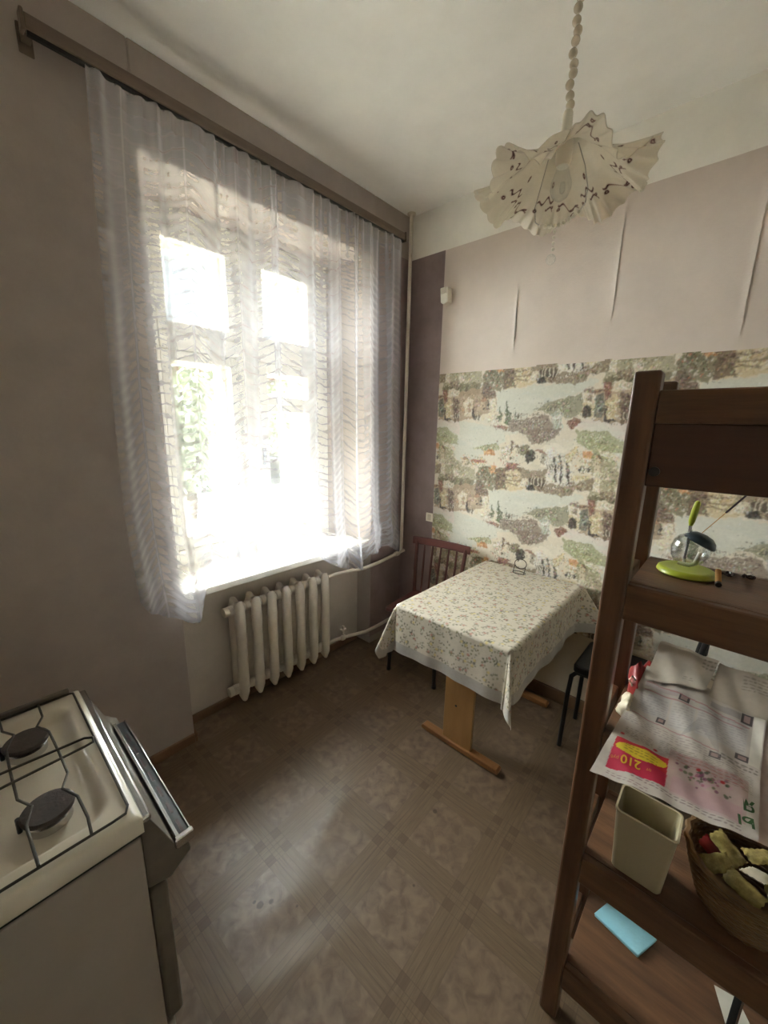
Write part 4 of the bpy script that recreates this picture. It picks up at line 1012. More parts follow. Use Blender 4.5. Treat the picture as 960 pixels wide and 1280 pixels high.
wb(MB().tube([(-0.104, 1.0, 0.962), (-0.112, 1.002, 0.975), (-0.108, 1.004, 0.985), (-0.100, 1.003, 0.978)], 0.0022, 6), 'handle_loop', M_CREAM_BAG, bag, smooth=True)

def news_sheet(name, corners, res, paint, label, h=0.0, solid=0.0008):
    """corners: near-left, near-right, far-left, far-right in plan"""
    nl, nr, fl_, fr = [np.array(c, float) for c in corners]
    w = max(np.linalg.norm(nr - nl), np.linalg.norm(fr - fl_)); d = max(np.linalg.norm(fl_ - nl), np.linalg.norm(fr - nr))
    nu_, nv_ = int(w / res), int(d / res)
    U, V = np.meshgrid(np.linspace(0, 1, nu_), np.linspace(0, 1, nv_))
    XY = (nl * (1 - U[..., None]) + nr * U[..., None]) * (1 - V[..., None]) + (fl_ * (1 - U[..., None]) + fr * U[..., None]) * V[..., None]
    X, Y = XY[..., 0], XY[..., 1]
    Z = zsurf(Y) + 0.0030 * np.sin(40 * X + 20 * Y) + 0.0026 * np.sin(75 * Y - 12 * X) + 0.0012 * np.sin(130 * X + 60 * Y) + h
    cv = Canvas(nu_, nv_, (192, 182, 172))
    def px(x, y):       # plan position -> canvas position
        k = np.argmin((X - x) ** 2 + (Y - y) ** 2); return (k % nu_ + 0.5, k // nu_ + 0.5)
    paint(cv, px, res)
    o = grid_mesh(name, np.stack([X, Y, Z], -1), M_PRINT_NEWS, None, colors=cv.a)
    return tag(o, label, 'newspaper')
def text_block(cv, px, x0, x1, y0, y1, res, col=(120, 112, 104), pitch=0.0036, seed=0, hgt=0.0014):
    rg = random.Random(seed); y = y0
    while y < y1:
        x = x0
        while x < x1:
            w = rg.uniform(0.004, 0.012)
            a, b = px(x, y), px(min(x + w, x1), y)
            cv.dot((a[0] + b[0]) / 2, (a[1] + b[1]) / 2, max(0.8, (b[0] - a[0]) / 2), col, 0.55, max(0.6, hgt / res * 0.5))
            x += w + 0.002
        y += pitch
def rect(cv, px, x0, x1, y0, y1, col, alpha=1.0):
    cv.poly([px(x0, y0), px(x1, y0), px(x1, y1), px(x0, y1)], col, alpha)
def paint_main(cv, px, res):
    rect(cv, px, -0.012, 0.105, 0.808, 0.90, (182, 150, 146), 0.7)          # pink flower advert
    rect(cv, px, 0.0, 0.10, 0.803, 0.84, (186, 146, 152), 0.5)
    rg = random.Random(4)
    for k in range(70):
        p = px(rg.gauss(0.038, 0.020), rg.gauss(0.857, 0.008))
        cv.dot(p[0], p[1], rg.uniform(1.2, 3.2), rg.choice([(120, 58, 92), (158, 88, 112), (62, 76, 48), (88, 100, 62), (190, 150, 160)]), 0.8)
    cv.poly([px(-0.101, 0.862), px(-0.011, 0.869), px(-0.008, 0.808), px(-0.102, 0.788)], (186, 36, 50))
    cv.poly([px(-0.104, 0.836), px(-0.008, 0.836), px(-0.008, 0.808), px(-0.102, 0.788)], (180, 30, 78), 0.5)
    a, b = px(-0.054, 0.846), px(-0.010, 0.850)
    cv.ell(a[0], a[1], abs(b[0] - a[0]), 0.0135 / res, (214, 186, 44), 0.04)
    text_block(cv, px, -0.083, -0.026, 0.8405, 0.853, res, (96, 76, 30), 0.0058, 9, 0.0026)
    for (x0, x1, y0, y1, s) in ((-0.092, -0.04, 0.878, 0.902, 1), (-0.032, 0.030, 0.882, 0.910, 2), (0.038, 0.068, 0.885, 0.915, 3), (0.072, 0.112, 0.872, 0.915, 5)):
        text_block(cv, px, x0, x1, y0, y1, res, (118, 112, 98), 0.0042, s, 0.0022)
    for (x, y) in ((-0.093, 0.876), (-0.034, 0.876), (0.035, 0.872), (0.07, 0.868)):
        p = px(x, y); cv.dot(p[0], p[1], 3.2, (176, 46, 50))
    text_block(cv, px, 0.062, 0.118, 0.926, 0.937, res, (54, 46, 44), 0.0065, 6, 0.0036)     # bold headline
    text_block(cv, px, -0.06, 0.098, 0.794, 0.804, res, (84, 44, 72), 0.0058, 8, 0.0030)
    text_block(cv, px, -0.098, -0.03, 0.778, 0.788, res, (112, 64, 88), 0.0050, 18, 0.0022)
    # upper half: crossword grids, ruled boxes, small pictures
    for (x0, x1, y0, y1) in ((-0.086, -0.030, 0.955, 1.000), (-0.026, 0.014, 0.945, 1.000), (0.018, 0.098, 0.950, 1.012)):
        rect(cv, px, x0, x1, y0, y1, (188, 182, 178), 0.8)
    rect(cv, px, -0.080, -0.02, 1.008, 1.018, (176, 160, 158), 0.8); rect(cv, px, 0.036, 0.085, 1.016, 1.026, (156, 148, 146), 0.8)
    for (x0, x1, y0, y1) in ((-0.018, 0.002, 1.004, 1.016), (-0.046, -0.030, 0.944, 0.956), (0.086, 0.104, 1.012, 1.028), (0.046, 0.064, 0.918, 0.930), (0.084, 0.104, 0.940, 0.950)):
        rect(cv, px, x0, x1, y0, y1, (58, 48, 52), 0.9)
        rect(cv, px, x0 + 0.004, x1 - 0.004, y0 + 0.003, y1 - 0.002, (176, 146, 140), 0.8)
    for (x0, y0, x1, y1) in ((-0.09, 0.944, 0.06, 0.934), (-0.08, 1.021, 0.10, 1.008), (-0.08, 1.004, 0.09, 1.001)):
        cv.poly([px(x0, y0), px(x1, y1), px(x1, y1 - 0.0022), px(x0, y0 - 0.0022)], (170, 110, 116), 0.7)
    rect(cv, px, 0.104, 0.120, 0.94, 1.03, (222, 216, 204), 0.9)
    text_block(cv, px, -0.084, -0.032, 0.958, 0.998, res, (150, 142, 140), 0.0050, 51, 0.0024)
    text_block(cv, px, 0.020, 0.096, 0.956, 1.008, res, (150, 142, 140), 0.0050, 52, 0.0024)
    text_block(cv, px, -0.024, 0.012, 0.950, 0.996, res, (156, 148, 144), 0.0050, 53, 0.0024)
    text_block(cv, px, -0.10, 0.10, 0.915, 0.932, res, (140, 124, 122), 0.0048, 54, 0.0024)
    text_block(cv, px, 0.0, 0.10, 0.876, 0.895, res, (168, 96, 98), 0.0090, 55, 0.0040)
    p0 = px(-0.004, 0.905); p1 = px(0.016, 0.96)
    cv.poly([px(-0.005, 0.93), px(0.03, 0.965), px(0.062, 0.925), px(0.05, 0.99), px(0.02, 0.985)], (150, 142, 138), 0.45)
def paint_right(cv, px, res):
    cv.a *= np.array([0.86, 0.74, 0.72])
    text_block(cv, px, 0.14, 0.36, 0.90, 1.02, res, (112, 96, 90), 0.006, 21, 0.0028)
def paint_top(cv, px, res):
    cv.a *= np.array([0.98, 0.97, 0.9])
    text_block(cv, px, 0.010, 0.034, 1.085, 1.10, res, (84, 80, 74), 0.007, 31, 0.004)
    text_block(cv, px, -0.02, 0.0, 1.045, 1.05, res, (110, 104, 96), 0.005, 33)
def paint_back(cv, px, res):
    cv.a *= np.array([0.88, 0.84, 0.76])
    text_block(cv, px, 0.08, 0.12, 1.07, 1.10, res, (96, 90, 84), 0.006, 41, 0.003)
n_r = news_sheet('newspaper', [(0.090, 0.790), (0.40, 0.80), (0.075, 1.035), (0.39, 1.05)], 0.0020, paint_right, 'pinkish newspaper sheet lowest in the pile, sticking out to the right', 0.000)
n_m = news_sheet('newspaper', [(-0.124, 0.764), (0.120, 0.790), (-0.088, 1.055), (0.122, 1.045)], 0.0012, paint_main, 'newspaper page with a red and yellow 210 advert hanging over the shelf edge', 0.003)
n_b = news_sheet('newspaper', [(0.030, 1.030), (0.20, 1.020), (0.038, 1.108), (0.21, 1.09)], 0.0018, paint_back, 'tan folded newspaper at the back right of the pile', 0.006)
n_t = news_sheet('newspaper', [(-0.086, 1.018), (0.022, 1.034), (-0.074, 1.112), (0.037, 1.110)], 0.0016, paint_top, 'small blank-topped newspaper fold lying topmost at the back', 0.009)

def printed(text, size, x, y, col, name, sheet, rot=PI, h=0.0046, shear=0.0, bold=0.0):
    """flat printed lettering laid on the sheet; the page faces the wall, so it is upside down from the room"""
    cu = bpy.data.curves.new(name, 'FONT'); cu.body = text; cu.size = size; cu.align_x = 'CENTER'; cu.align_y = 'CENTER'; cu.offset = bold
    cu.resolution_u = 3
    to = bpy.data.objects.new(name + '_curve', cu); COL.objects.link(to)
    dg = bpy.context.evaluated_depsgraph_get()
    me = bpy.data.meshes.new_from_object(to.evaluated_get(dg))
    bpy.data.objects.remove(to)
    for v in me.vertices:
        px_, py_ = v.co.x, v.co.y
        gx_, gy_ = x + px_ * math.cos(rot) - py_ * math.sin(rot), y + px_ * math.sin(rot) + py_ * math.cos(rot)
        v.co = paper_point(gx_, gy_, h)
    me.materials.clear(); me.materials.append(mat(name + '_ink', col, 0.7, 0.05))
    o = bpy.data.objects.new(name, me); COL.objects.link(o)
    return adopt(o, sheet)
printed('210', 0.023, -0.066, 0.8195, (222, 176, 48), 'printed_number', n_m, PI + 0.12, bold=0.0004)
printed('руб', 0.008, -0.093, 0.8155, (210, 150, 60), 'printed_word', n_m, PI + 0.12)
printed('от', 0.008, -0.036, 0.8215, (210, 150, 60), 'printed_word', n_m, PI + 0.12)
printed('Ы', 0.027, 0.104, 0.814, (60, 92, 52), 'printed_letter', n_m, PI + 0.1, h=0.0068, bold=0.0006)
printed('Я', 0.027, 0.106, 0.846, (60, 92, 52), 'printed_letter', n_m, PI + 0.1, h=0.0068, bold=0.0006)

# ------------------------------------------------------------------ shelf below: bin and basket
ZB = LEV[1]
bn = tag(empty('plastic_bin', (-0.026, 0.934, ZB)), 'tall beige open plastic bin on the second lowest shelf', 'bin')
def rrect(hx, hy, r, n=5):
    o = []
    for cx, cy, a0 in ((hx - r, hy - r, 0), (-hx + r, hy - r, PI / 2), (-hx + r, -hy + r, PI), (hx - r, -hy + r, 1.5 * PI)):
        for k in range(n): o.append((cx + r * math.cos(a0 + k * PI / 2 / (n - 1)), cy + r * math.sin(a0 + k * PI / 2 / (n - 1))))
    return o
def loft(rings):
    mb = MB(); n = len(rings[0][0]); vs = []; fs = []
    for pts, z in rings: vs += [(p[0], p[1], z) for p in pts]
    for i in range(len(rings) - 1):
        for k in range(n):
            l = (k + 1) % n; fs.append((i * n + k, i * n + l, (i + 1) * n + l, (i + 1) * n + k))
    fs.append(tuple(range(n))[::-1]); fs.append(tuple((len(rings) - 1) * n + k for k in range(n)))
    return mb.add(vs, fs)
b_ = loft([(rrect(0.046, 0.036, 0.010), 0.001), (rrect(0.048, 0.038, 0.010), 0.006), (rrect(0.057, 0.043, 0.011), 0.156), (rrect(0.0590, 0.045, 0.012), 0.158), (rrect(0.0590, 0.045, 0.012), 0.162),
           (rrect(0.0550, 0.041, 0.010), 0.162), (rrect(0.0545, 0.0405, 0.010), 0.150), (rrect(0.045, 0.035, 0.009), 0.006)])
b_.build('body', M_BIN, bn, smooth=True)

bk = tag(empty('wicker_basket', (0.150, 0.990, ZB)), 'round wicker basket of wrapped sweets in the dark shelf', 'basket')
nr_ = 16
for k in range(nr_):
    t = k / (nr_ - 1); r = 0.070 + 0.036 * t ** 0.8; z = 0.006 + 0.118 * t
    pts = [((r + 0.0022 * math.cos(18 * w + PI * k)) * math.cos(w), (r + 0.0022 * math.cos(18 * w + PI * k)) * math.sin(w), z) for w in np.linspace(0, 2 * PI, 73)[:-1]]
    MB().tube(pts, 0.0042 if k < nr_ - 1 else 0.006, 6, closed=True).build('weave_strand', M_WICKER, bk, smooth=True)
MB().lathe([(0.001, 0.002), (0.070, 0.002), (0.070, 0.008), (0.001, 0.008)], seg=30).build('bottom', M_WICKER, bk)
hoop = [(0.104 * math.cos(w), -0.02, 0.118 + 0.0 + 0.002 * math.sin(w)) for w in np.linspace(0, PI, 3)]
def packet(loc, sz, rot, m, label, rows=10):
    t = MB()
    nu_, nv_ = 14, 10
    def P(i, j, s):
        u, v = i / (nu_ - 1) * 2 - 1, j / (nv_ - 1) * 2 - 1
        th = (1 - abs(u) ** 3) * (1 - abs(v) ** 4)
        return (u * sz[0] * (1 + 0.04 * math.sin(9 * v)), v * sz[1] * (1 + 0.05 * math.sin(7 * u)), s * sz[2] * th + 0.0012 * math.sin(21 * u + 13 * v))
    t.grid(lambda i, j: P(i, j, 1), nu_, nv_); t.grid(lambda i, j: P(i, j, -1) , nu_, nv_, True)
    o = t.build('sweet_packet', m, None, smooth=True); o.location = loc; o.rotation_euler = rot
    return tag(o, label, 'packet')
for (px_, py_, dz, sz, rot, m, lab) in (
        (0.098, 0.950, 0.116, (0.026, 0.016, 0.006), (0.55, -0.3, 0.6), M_GOLD_WRAP, 'gold wrapped packet at the left front rim of the wicker basket'),
        (0.140, 0.928, 0.114, (0.030, 0.016, 0.006), (0.6, 0.15, -0.4), M_GOLD_WRAP, 'gold wrapped packet nearest the shelf edge in the wicker basket'),
        (0.160, 0.972, 0.121, (0.028, 0.020, 0.007), (-0.3, 0.35, 1.1), M_CREAM_BAG, 'cream wrapped packet in the middle of the wicker basket'),
        (0.112, 1.000, 0.119, (0.030, 0.018, 0.006), (0.25, 0.4, -0.5), M_GOLD_WRAP, 'gold wrapped packet at the back left of the wicker basket'),
        (0.196, 0.960, 0.118, (0.026, 0.018, 0.006), (0.3, -0.4, 0.2), M_GOLD_WRAP, 'gold wrapped packet at the right of the wicker basket'),
        (0.170, 1.030, 0.119, (0.032, 0.020, 0.007), (-0.2, -0.2, 0.5), M_GOLD_WRAP, 'gold wrapped packet furthest back in the wicker basket'),
        (0.088, 0.985, 0.110, (0.022, 0.014, 0.005), (0.5, 0.6, -0.2), M_RED_BAG, 'red packet tucked between gold ones in the basket')):
    packet((px_, py_, ZB + dz), sz, rot, m, lab)

# ------------------------------------------------------------------ lowest shelf
ZD = LEV[0]
blue = [(-0.102, 1.039), (0.010, 1.017), (0.041, 1.092), (-0.080, 1.096)]
bcl = tag(empty('cleaning_cloth', (-0.03, 1.06, ZD)), 'folded pale blue cleaning cloth on the lowest shelf', 'cloth')
def layer(mb, z0, z1, ins):
    c = np.mean(blue, 0); q = [tuple(c + (np.array(p) - c) * (1 - ins)) for p in blue]
    mb.prism(q, 'z', z0, z1)
m_ = MB(); layer(m_, ZD + 0.0005, ZD + 0.006, 0.02); wb(m_, 'lower_fold', M_BLUE_CLOTH, bcl, bevel=0.0025, bseg=3)
m_ = MB(); layer(m_, ZD + 0.006, ZD + 0.0115, 0.0); wb(m_, 'upper_fold', M_BLUE_CLOTH, bcl, bevel=0.0025, bseg=3)
pp = [(0.161, 1.090), (0.205, 1.098), (0.228, 1.060), (0.216, 0.992), (0.186, 1.020)]
Pp = MB().prism(pp, 'z', ZD + 0.0006, ZD + 0.0022)
tag(Pp.build('paper_scrap', M_PAPER), 'torn white paper scrap on the lowest shelf', 'paper')
kn = tag(empty('metal_strip', (0.184, 0.973, ZD)), 'narrow grey metal strip standing upright on the lowest shelf', 'metal strip')
wb(MB().box(0.176, 0.189, 0.972, 0.975, ZD + 0.001, ZD + 0.250), 'blade', M_BLUE_LID, kn, bevel=0.001)
wb(MB().box(0.188, 0.192, 0.970, 0.977, ZD + 0.001, ZD + 0.256), 'bright_edge', M_STEEL, kn, bevel=0.001)

# ------------------------------------------------------------------ gas stove
GX0, GX1, GY0, GY1, GZ_ = -1.205, -0.700, -0.405, 0.140, 0.850
sv = tag(empty('gas_stove', (-0.95, -0.13, 0)), 'old white enamel gas stove in the left foreground', 'stove')
n_ = 110
U, V = np.meshgrid(np.linspace(GX0, GX1, n_), np.linspace(GY0, GY1, n_))
hx, hy = 0.210, 0.232; cx_, cy_ = (GX0 + GX1) / 2 , (GY0 + GY1) / 2 + 0.012
qx, qy = np.abs(U - cx_) - hx + 0.045, np.abs(V - cy_) - hy + 0.045
sd = np.hypot(np.maximum(qx, 0), np.maximum(qy, 0)) + np.minimum(np.maximum(qx, qy), 0) - 0.045
tt = np.clip(-sd / 0.030, 0, 1); tt = tt * tt * (3 - 2 * tt)
Zt = GZ_ - 0.025 * tt
ed = np.minimum(np.minimum(U - GX0, GX1 - U), np.minimum(V - GY0, GY1 - V))
Zt -= 0.006 * np.clip(1 - ed / 0.010, 0, 1) ** 2
P = np.stack([U, V, Zt], -1)
P = np.concatenate([P[:1], P, P[-1:]], 0); P = np.concatenate([P[:, :1], P, P[:, -1:]], 1)
P[0, :, 2] = P[-1, :, 2] = 0.812; P[:, 0, 2] = P[:, -1, 2] = 0.812
ct = adopt(grid_mesh('cooktop', P, M_ENAMEL), sv)
wb(MB().box(GX0 + 0.008, GX1 - 0.006, GY0 + 0.006, GY1 - 0.004, 0.800, 0.814), 'gap_shade', M_BLACK, sv)  # black strip puts the shade of the gap below the cooktop into colour
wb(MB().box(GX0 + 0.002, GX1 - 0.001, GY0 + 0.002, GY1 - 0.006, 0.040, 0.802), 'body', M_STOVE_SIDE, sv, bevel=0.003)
wb(MB().box(GX0 + 0.03, GX1 - 0.03, GY0 + 0.03, GY1 - 0.05, 0.0, 0.042), 'plinth', M_BLACK, sv)
wb(MB().box(GX0 + 0.004, GX0 + 0.016, GY0 + 0.02, GY1 - 0.02, 0.848, 0.866), 'raised_edge', M_STOVE_GREY, sv, bevel=0.003)
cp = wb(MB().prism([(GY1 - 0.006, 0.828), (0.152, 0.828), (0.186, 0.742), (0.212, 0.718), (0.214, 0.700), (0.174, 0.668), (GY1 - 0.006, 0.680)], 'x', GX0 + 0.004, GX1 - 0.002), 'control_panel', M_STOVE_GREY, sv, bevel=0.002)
wb(MB().box(GX0 + 0.002, GX1, GY1 - 0.002, GY1 + 0.014, 0.828, 0.842), 'chrome_trim', M_CHROME, cp, bevel=0.004)
hb = wb(MB().box(GX0 + 0.07, GX1 - 0.004, 0.196, 0.217, 0.735, 0.744), 'handle_bar', M_BLACK, cp, bevel=0.002)
wb(MB().box(GX0 + 0.07, GX1 - 0.002, 0.190, 0.197, 0.735, 0.749), 'chrome_edge', M_CHROME, hb, bevel=0.001)
wb(MB().box(GX0 + 0.07, GX1 - 0.002, 0.216, 0.219, 0.733, 0.747), 'chrome_edge', M_CHROME, hb, bevel=0.001)
wb(MB().box(GX1 - 0.006, GX1 + 0.006, 0.186, 0.221, 0.728, 0.751), 'end_cap', M_CHROME, hb, bevel=0.003)
for k in range(7):
    x = GX0 + 0.13 + k * 0.055
    wb(MB().box(x, x + 0.034, 0.203, 0.208, 0.7435, 0.7450), 'vent_slot', M_DARK_METAL, hb)
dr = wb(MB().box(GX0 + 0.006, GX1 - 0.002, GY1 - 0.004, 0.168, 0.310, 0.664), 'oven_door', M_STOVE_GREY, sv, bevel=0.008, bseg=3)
wb(MB().box(GX0 + 0.06, GX1 - 0.06, 0.167, 0.170, 0.38, 0.60), 'oven_window', M_BLACK, dr)
wb(MB().box(GX0 + 0.006, GX1 - 0.004, GY1 - 0.008, 0.150, 0.06, 0.300), 'drawer_front', M_STOVE_SIDE, sv, bevel=0.004)
burn = []
for (bx, by) in ((-1.065, 0.022), (-0.835, 0.027), (-1.065, -0.225), (-0.835, -0.225)):
    u = wb(MB().lathe([(0.034, GZ_ - 0.026), (0.034, GZ_ - 0.016), (0.034, GZ_ - 0.010), (0.026, GZ_ - 0.004), (0.024, GZ_)], (bx, by, 0), 28), 'burner', M_CHROME, sv, smooth=True)
    wb(MB().lathe([(0.030, GZ_ - 0.001), (0.039, GZ_), (0.040, GZ_ + 0.004), (0.037, GZ_ + 0.008), (0.010, GZ_ + 0.0095), (0.0005, GZ_ + 0.0095)], (bx, by, 0), 28), 'burner_cap', M_BURNER, u, smooth=True)
    wb(MB().tube([(bx - 0.012, by - 0.040, GZ_ - 0.025), (bx - 0.012, by - 0.040, GZ_ + 0.004)], 0.004, 8), 'igniter', M_BLACK, u)
zg = GZ_ + 0.016
fr_ = [(GX0 + 0.022, GY1 - 0.014), (GX1 - 0.035, GY1 - 0.013), (GX1 - 0.020, GY1 - 0.020), (GX1 - 0.018, GY1 - 0.04), (GX1 - 0.018, GY0 + 0.05), (GX1 - 0.03, GY0 + 0.035), (GX0 + 0.03, GY0 + 0.035), (GX0 + 0.018, GY0 + 0.05), (GX0 + 0.016, GY1 - 0.03)]
gr = wb(MB().tube([(x, y, GZ_ + 0.005) for x, y in fr_], 0.0024, 8, closed=True), 'grate_frame', M_ROD, sv, smooth=True)
for oy in (0.0, -0.25):
    A_ = [(-1.188, 0.058), (-1.114, 0.058), (-1.084, 0.044), (-1.046, 0.060), (-0.962, 0.064), (-0.885, 0.066), (-0.850, 0.052), (-0.810, 0.068), (-0.749, 0.071), (-0.718, 0.069)]
    B_ = [(-1.188, -0.012), (-1.118, -0.010), (-1.088, 0.006), (-1.045, -0.010), (-0.966, -0.010), (-0.880, -0.008), (-0.845, 0.008), (-0.806, -0.004), (-0.718, 0.000)]
    for pts in (A_, B_):
        zz_ = [GZ_ + 0.008] + [zg] * (len(pts) - 2) + [GZ_ + 0.008]
        wb(MB().tube([(x, y + oy, z) for (x, y), z in zip(pts, zz_)], 0.0024, 8), 'grate_rod', M_ROD, gr, smooth=True)
wb(MB().tube([(-0.985, -0.37, zg + 0.004), (-0.975, -0.1, zg + 0.004), (-0.963, 0.108, zg + 0.003), (-0.955, 0.122, zg + 0.001), (-0.944, 0.120, zg - 0.002), (-0.940, 0.104, zg - 0.001), (-0.928, -0.02, zg + 0.004), (-0.91, -0.2, zg + 0.004), (-0.90, -0.37, zg + 0.004)], 0.0026, 8), 'grate_rod', M_ROD, gr, smooth=True)

# ------------------------------------------------------------------ lamp
LX, LY = -0.440, 1.117
lp = tag(empty('pendant_lamp', (LX, LY, 2.22)), 'white ruffled pendant lamp with maroon scrolls hanging on a beaded cord', 'lamp')
def shade_material():
    m = bpy.data.materials.new('ruffled_shade'); m.use_nodes = True
    nt = m.node_tree; N, L = nt.nodes, nt.links
    b = N['Principled BSDF']; out = N['Material Output']
    at = N.new('ShaderNodeAttribute'); at.attribute_name = 'print'
    nz = N.new('ShaderNodeTexNoise'); nz.inputs['Scale'].default_value = 30
    hs = N.new('ShaderNodeHueSaturation'); mr = N.new('ShaderNodeMapRange'); mr.inputs['To Min'].default_value = 0.94; mr.inputs['To Max'].default_value = 1.05
    L.new(nz.outputs['Fac'], mr.inputs['Value']); L.new(mr.outputs['Result'], hs.inputs['Value']); L.new(at.outputs['Color'], hs.inputs['Color'])
    L.new(hs.outputs['Color'], b.inputs['Base Color']); b.inputs['Roughness'].default_value = 0.22
    tl = N.new('ShaderNodeBsdfTranslucent'); L.new(hs.outputs['Color'], tl.inputs['Color'])
    mx = N.new('ShaderNodeMixShader'); mx.inputs['Fac'].default_value = 0.40
    L.new(b.outputs['BSDF'], mx.inputs[1]); L.new(tl.outputs['BSDF'], mx.inputs[2])
    tr = N.new('ShaderNodeBsdfTransparent'); m2 = N.new('ShaderNodeMixShader'); m2.inputs['Fac'].default_value = 0.22
    L.new(mx.outputs['Shader'], m2.inputs[1]); L.new(tr.outputs['BSDF'], m2.inputs[2]); L.new(m2.outputs['Shader'], out.inputs['Surface'])
    return m
M_SHADE = shade_material()
nth, nrr = 640, 90
TH_, RH = np.meshgrid(np.linspace(0, 2 * PI, nth), np.linspace(0, 1, nrr))
NL = 7
lobe = np.cos(NL * TH_ + 0.5)
R_ = 0.026 + (0.168 + 0.016 * lobe * RH ** 2) * RH
base_z = 2.238 - 2.12
Zl = np.interp(RH, [0, 0.15, 0.4, 0.7, 0.88, 1.0], [0.113, 0.100, 0.056, 0.026, 0.012, 0.004])
Zl = Zl + 0.026 * lobe * RH ** 2.2 + 0.0030 * np.sin(49 * TH_) * np.clip((RH - 0.62) / 0.3, 0, 1)
R_ = R_ + 0.004 * np.sin(49 * TH_ + 1.2) * np.clip((RH - 0.62) / 0.3, 0, 1)
Psh = np.stack([R_ * np.cos(TH_), R_ * np.sin(TH_), Zl - 0.10], -1)
cvs = np.empty(TH_.shape + (3,)); cvs[:] = np.array(lin((240, 232, 216))[:3])
maroon = np.array(lin((104, 36, 40))[:3])
ph = (NL * TH_ + 0.5) / (2 * PI) % 1.0                       # 0..1 across one lobe
l1 = 0.86 - 0.34 * np.abs(np.sin(PI * ph)) ** 0.9 + 0.035 * np.sin(ph * 2 * PI * 5)
l2 = 0.60 + 0.20 * np.abs(np.sin(PI * (ph + 0.5))) + 0.03 * np.sin(ph * 2 * PI * 6 + 1)
mk = np.clip(1.35 - np.abs(RH - l1) / 0.017, 0, 1) * (np.sin(ph * 2 * PI * 2 + 0.6) > -0.75)
mk = np.maximum(mk, np.clip(1.3 - np.abs(RH - l2) / 0.014, 0, 1) * (np.sin(ph * 2 * PI * 2 + 2) > 0.5))
for (pc, rc, rad_) in ((0.25, 0.70, 0.028), (0.75, 0.70, 0.028), (0.5, 0.36, 0.03), (0.02, 0.93, 0.024), (0.40, 0.62, 0.02)):
    dd = np.hypot((ph - pc) * 0.75, (RH - rc)); mk = np.maximum(mk, np.clip(1.3 - np.abs(dd - rad_ * 0.6) / (rad_ * 0.45), 0, 1))
cvs = cvs * (1 - mk[..., None]) + maroon * mk[..., None]
sh_ = grid_mesh('shade', Psh, M_SHADE, lp, colors=cvs, solid=0.0018)
MB().lathe([(0.030, 0.008), (0.026, 0.014), (0.014, 0.018), (0.0125, 0.022), (0.0115, 0.064), (0.009, 0.070), (0.003, 0.072)], seg=20).build('neck', M_PLASTIC_WHITE, lp, smooth=True)
MB().tube([(0, 0, 0.070), (0, 0, ZC - 2.22 - 0.05)], 0.0022, 6).build('cord', M_PLASTIC_WHITE, lp)
bd = MB().ball((0, 0, 0), 0.0098, 14, 9, (1, 1, 0.98)).build('bead', mat('pearl_bead', (214, 200, 178), 0.25, 0.05, 20), lp, smooth=True)
nb_ = int((ZC - 2.22 - 0.055 - 0.080) / 0.0205)
for k in range(nb_):
    o = bd if k == 0 else copy_part(bd, lp)
    a = k * 1.9
    o.location = (0.003 * math.cos(a), 0.003 * math.sin(a), 0.080 + k * 0.0205)
MB().lathe([(0.012, ZC - 2.22 - 0.060), (0.040, ZC - 2.22 - 0.035), (0.050, ZC - 2.22 - 0.012), (0.050, ZC - 2.22)], seg=28).build('ceiling_cup', M_PLASTIC_WHITE, lp, smooth=True)
MB().lathe([(0.018, 0.012), (0.020, 0.0), (0.018, -0.035), (0.014, -0.045)], seg=18).build('bulb_socket', M_PLASTIC_WHITE, lp, smooth=True)
MB().lathe([(0.013, -0.044), (0.016, -0.056), (0.024, -0.078), (0.025, -0.092), (0.018, -0.110), (0.006, -0.118), (0.0005, -0.119)], seg=20).build('bulb', M_JAR, lp, smooth=True)
ca, sa_ = math.cos(YAW + 0.0), math.sin(YAW + 0.0)
def lpnt(u, z, w=0.0): return (u * 0.93 - w * 0.37, u * 0.37 + w * 0.93, z)
MB().tube([lpnt(-0.030, 0.0), lpnt(-0.040, -0.05), lpnt(-0.056, -0.125), lpnt(-0.052, -0.158), lpnt(-0.038, -0.168)], 0.0013, 6).build('wire_arm', M_STEEL, lp, smooth=True)
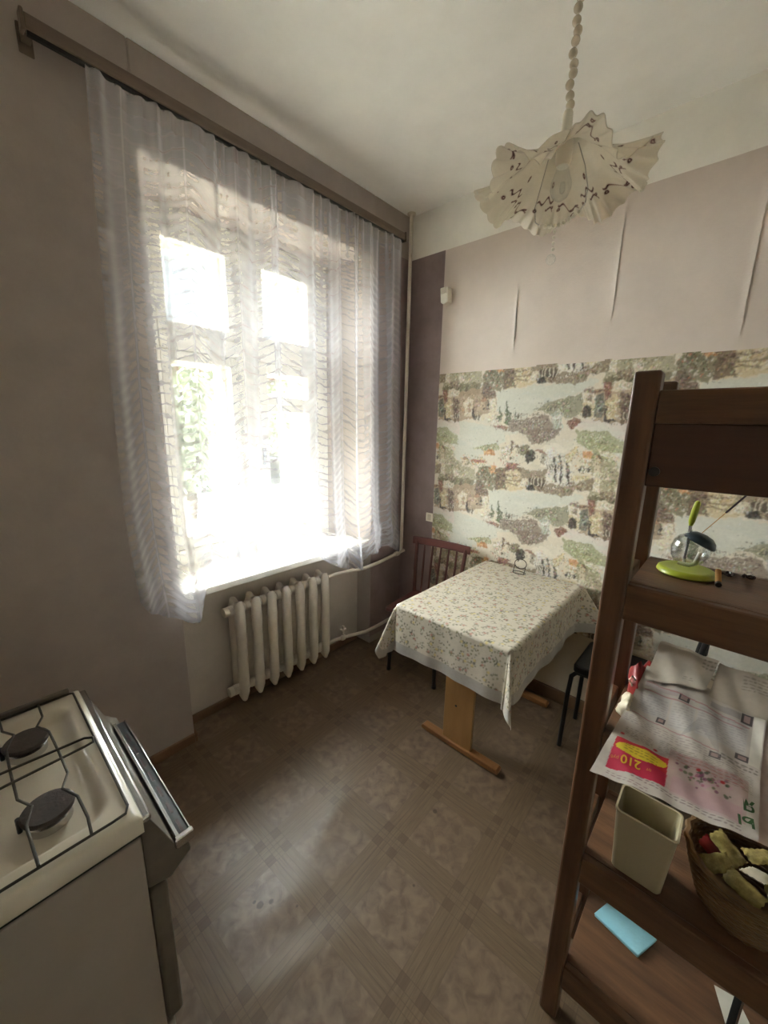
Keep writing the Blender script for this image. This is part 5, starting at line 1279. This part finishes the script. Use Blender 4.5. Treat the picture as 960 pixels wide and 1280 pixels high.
MB().tube([lpnt(0.030, 0.0), lpnt(0.050, -0.05), lpnt(0.062, -0.100), lpnt(0.060, -0.130), lpnt(0.048, -0.148)], 0.0013, 6).build('wire_arm', M_STEEL, lp, smooth=True)
prl = MB().ball((0, 0, 0), 0.0052, 10, 7).build('pearl', M_PLASTIC_WHITE, lp, smooth=True)
arc = [(-0.038 + 0.086 * t, -0.168 - 0.012 * math.sin(PI * t) + 0.020 * t) for t in np.linspace(0, 1, 9)]
for k, (u, z) in enumerate(arc):
    o = prl if k == 0 else copy_part(prl, lp)
    o.location = lpnt(u, z)
for k in range(4):
    o = copy_part(prl, lp); o.location = lpnt(-0.004, -0.184 - k * 0.0135); o.scale = (0.75, 0.75, 0.9)
MB().ball(lpnt(-0.006, -0.248), 0.0125, 12, 8).build('crystal_drop', M_JAR, lp, smooth=True)
MB().ball(lpnt(0.004, -0.090), 0.009, 10, 8, (0.8, 0.8, 1.5)).build('crystal_drop', M_JAR, lp, smooth=True)

# ------------------------------------------------------------------ small things on the wall
ws = tag(empty('wall_sensor', (-1.472, YB - 0.003, 2.30)), 'small white wedge-shaped box high on the beige wall', 'wall box')
wb(MB().prism([(-1.497, 2.352), (-1.446, 2.352), (-1.440, 2.268), (-1.470, 2.258), (-1.490, 2.270)], 'y', YB - 0.052, YB - 0.003), 'housing', M_PLASTIC_WHITE, ws, bevel=0.004)
wb(MB().prism([(-1.492, 2.348), (-1.452, 2.348), (-1.448, 2.318), (-1.488, 2.316)], 'y', YB - 0.056, YB - 0.051), 'front_lens', M_ENAMEL, ws, bevel=0.001)
sk = tag(empty('light_switch', (-1.527, YB - 0.0016, 0.933)), 'small white square wall switch on the dark strip above the chair', 'switch')
wb(MB().box(-1.556, -1.498, YB - 0.012, YB - 0.0016, 0.903, 0.963), 'plate', M_PLASTIC_WHITE, sk, bevel=0.003)
wb(MB().box(-1.541, -1.513, YB - 0.016, YB - 0.012, 0.913, 0.953), 'rocker', M_ENAMEL, sk, bevel=0.002)
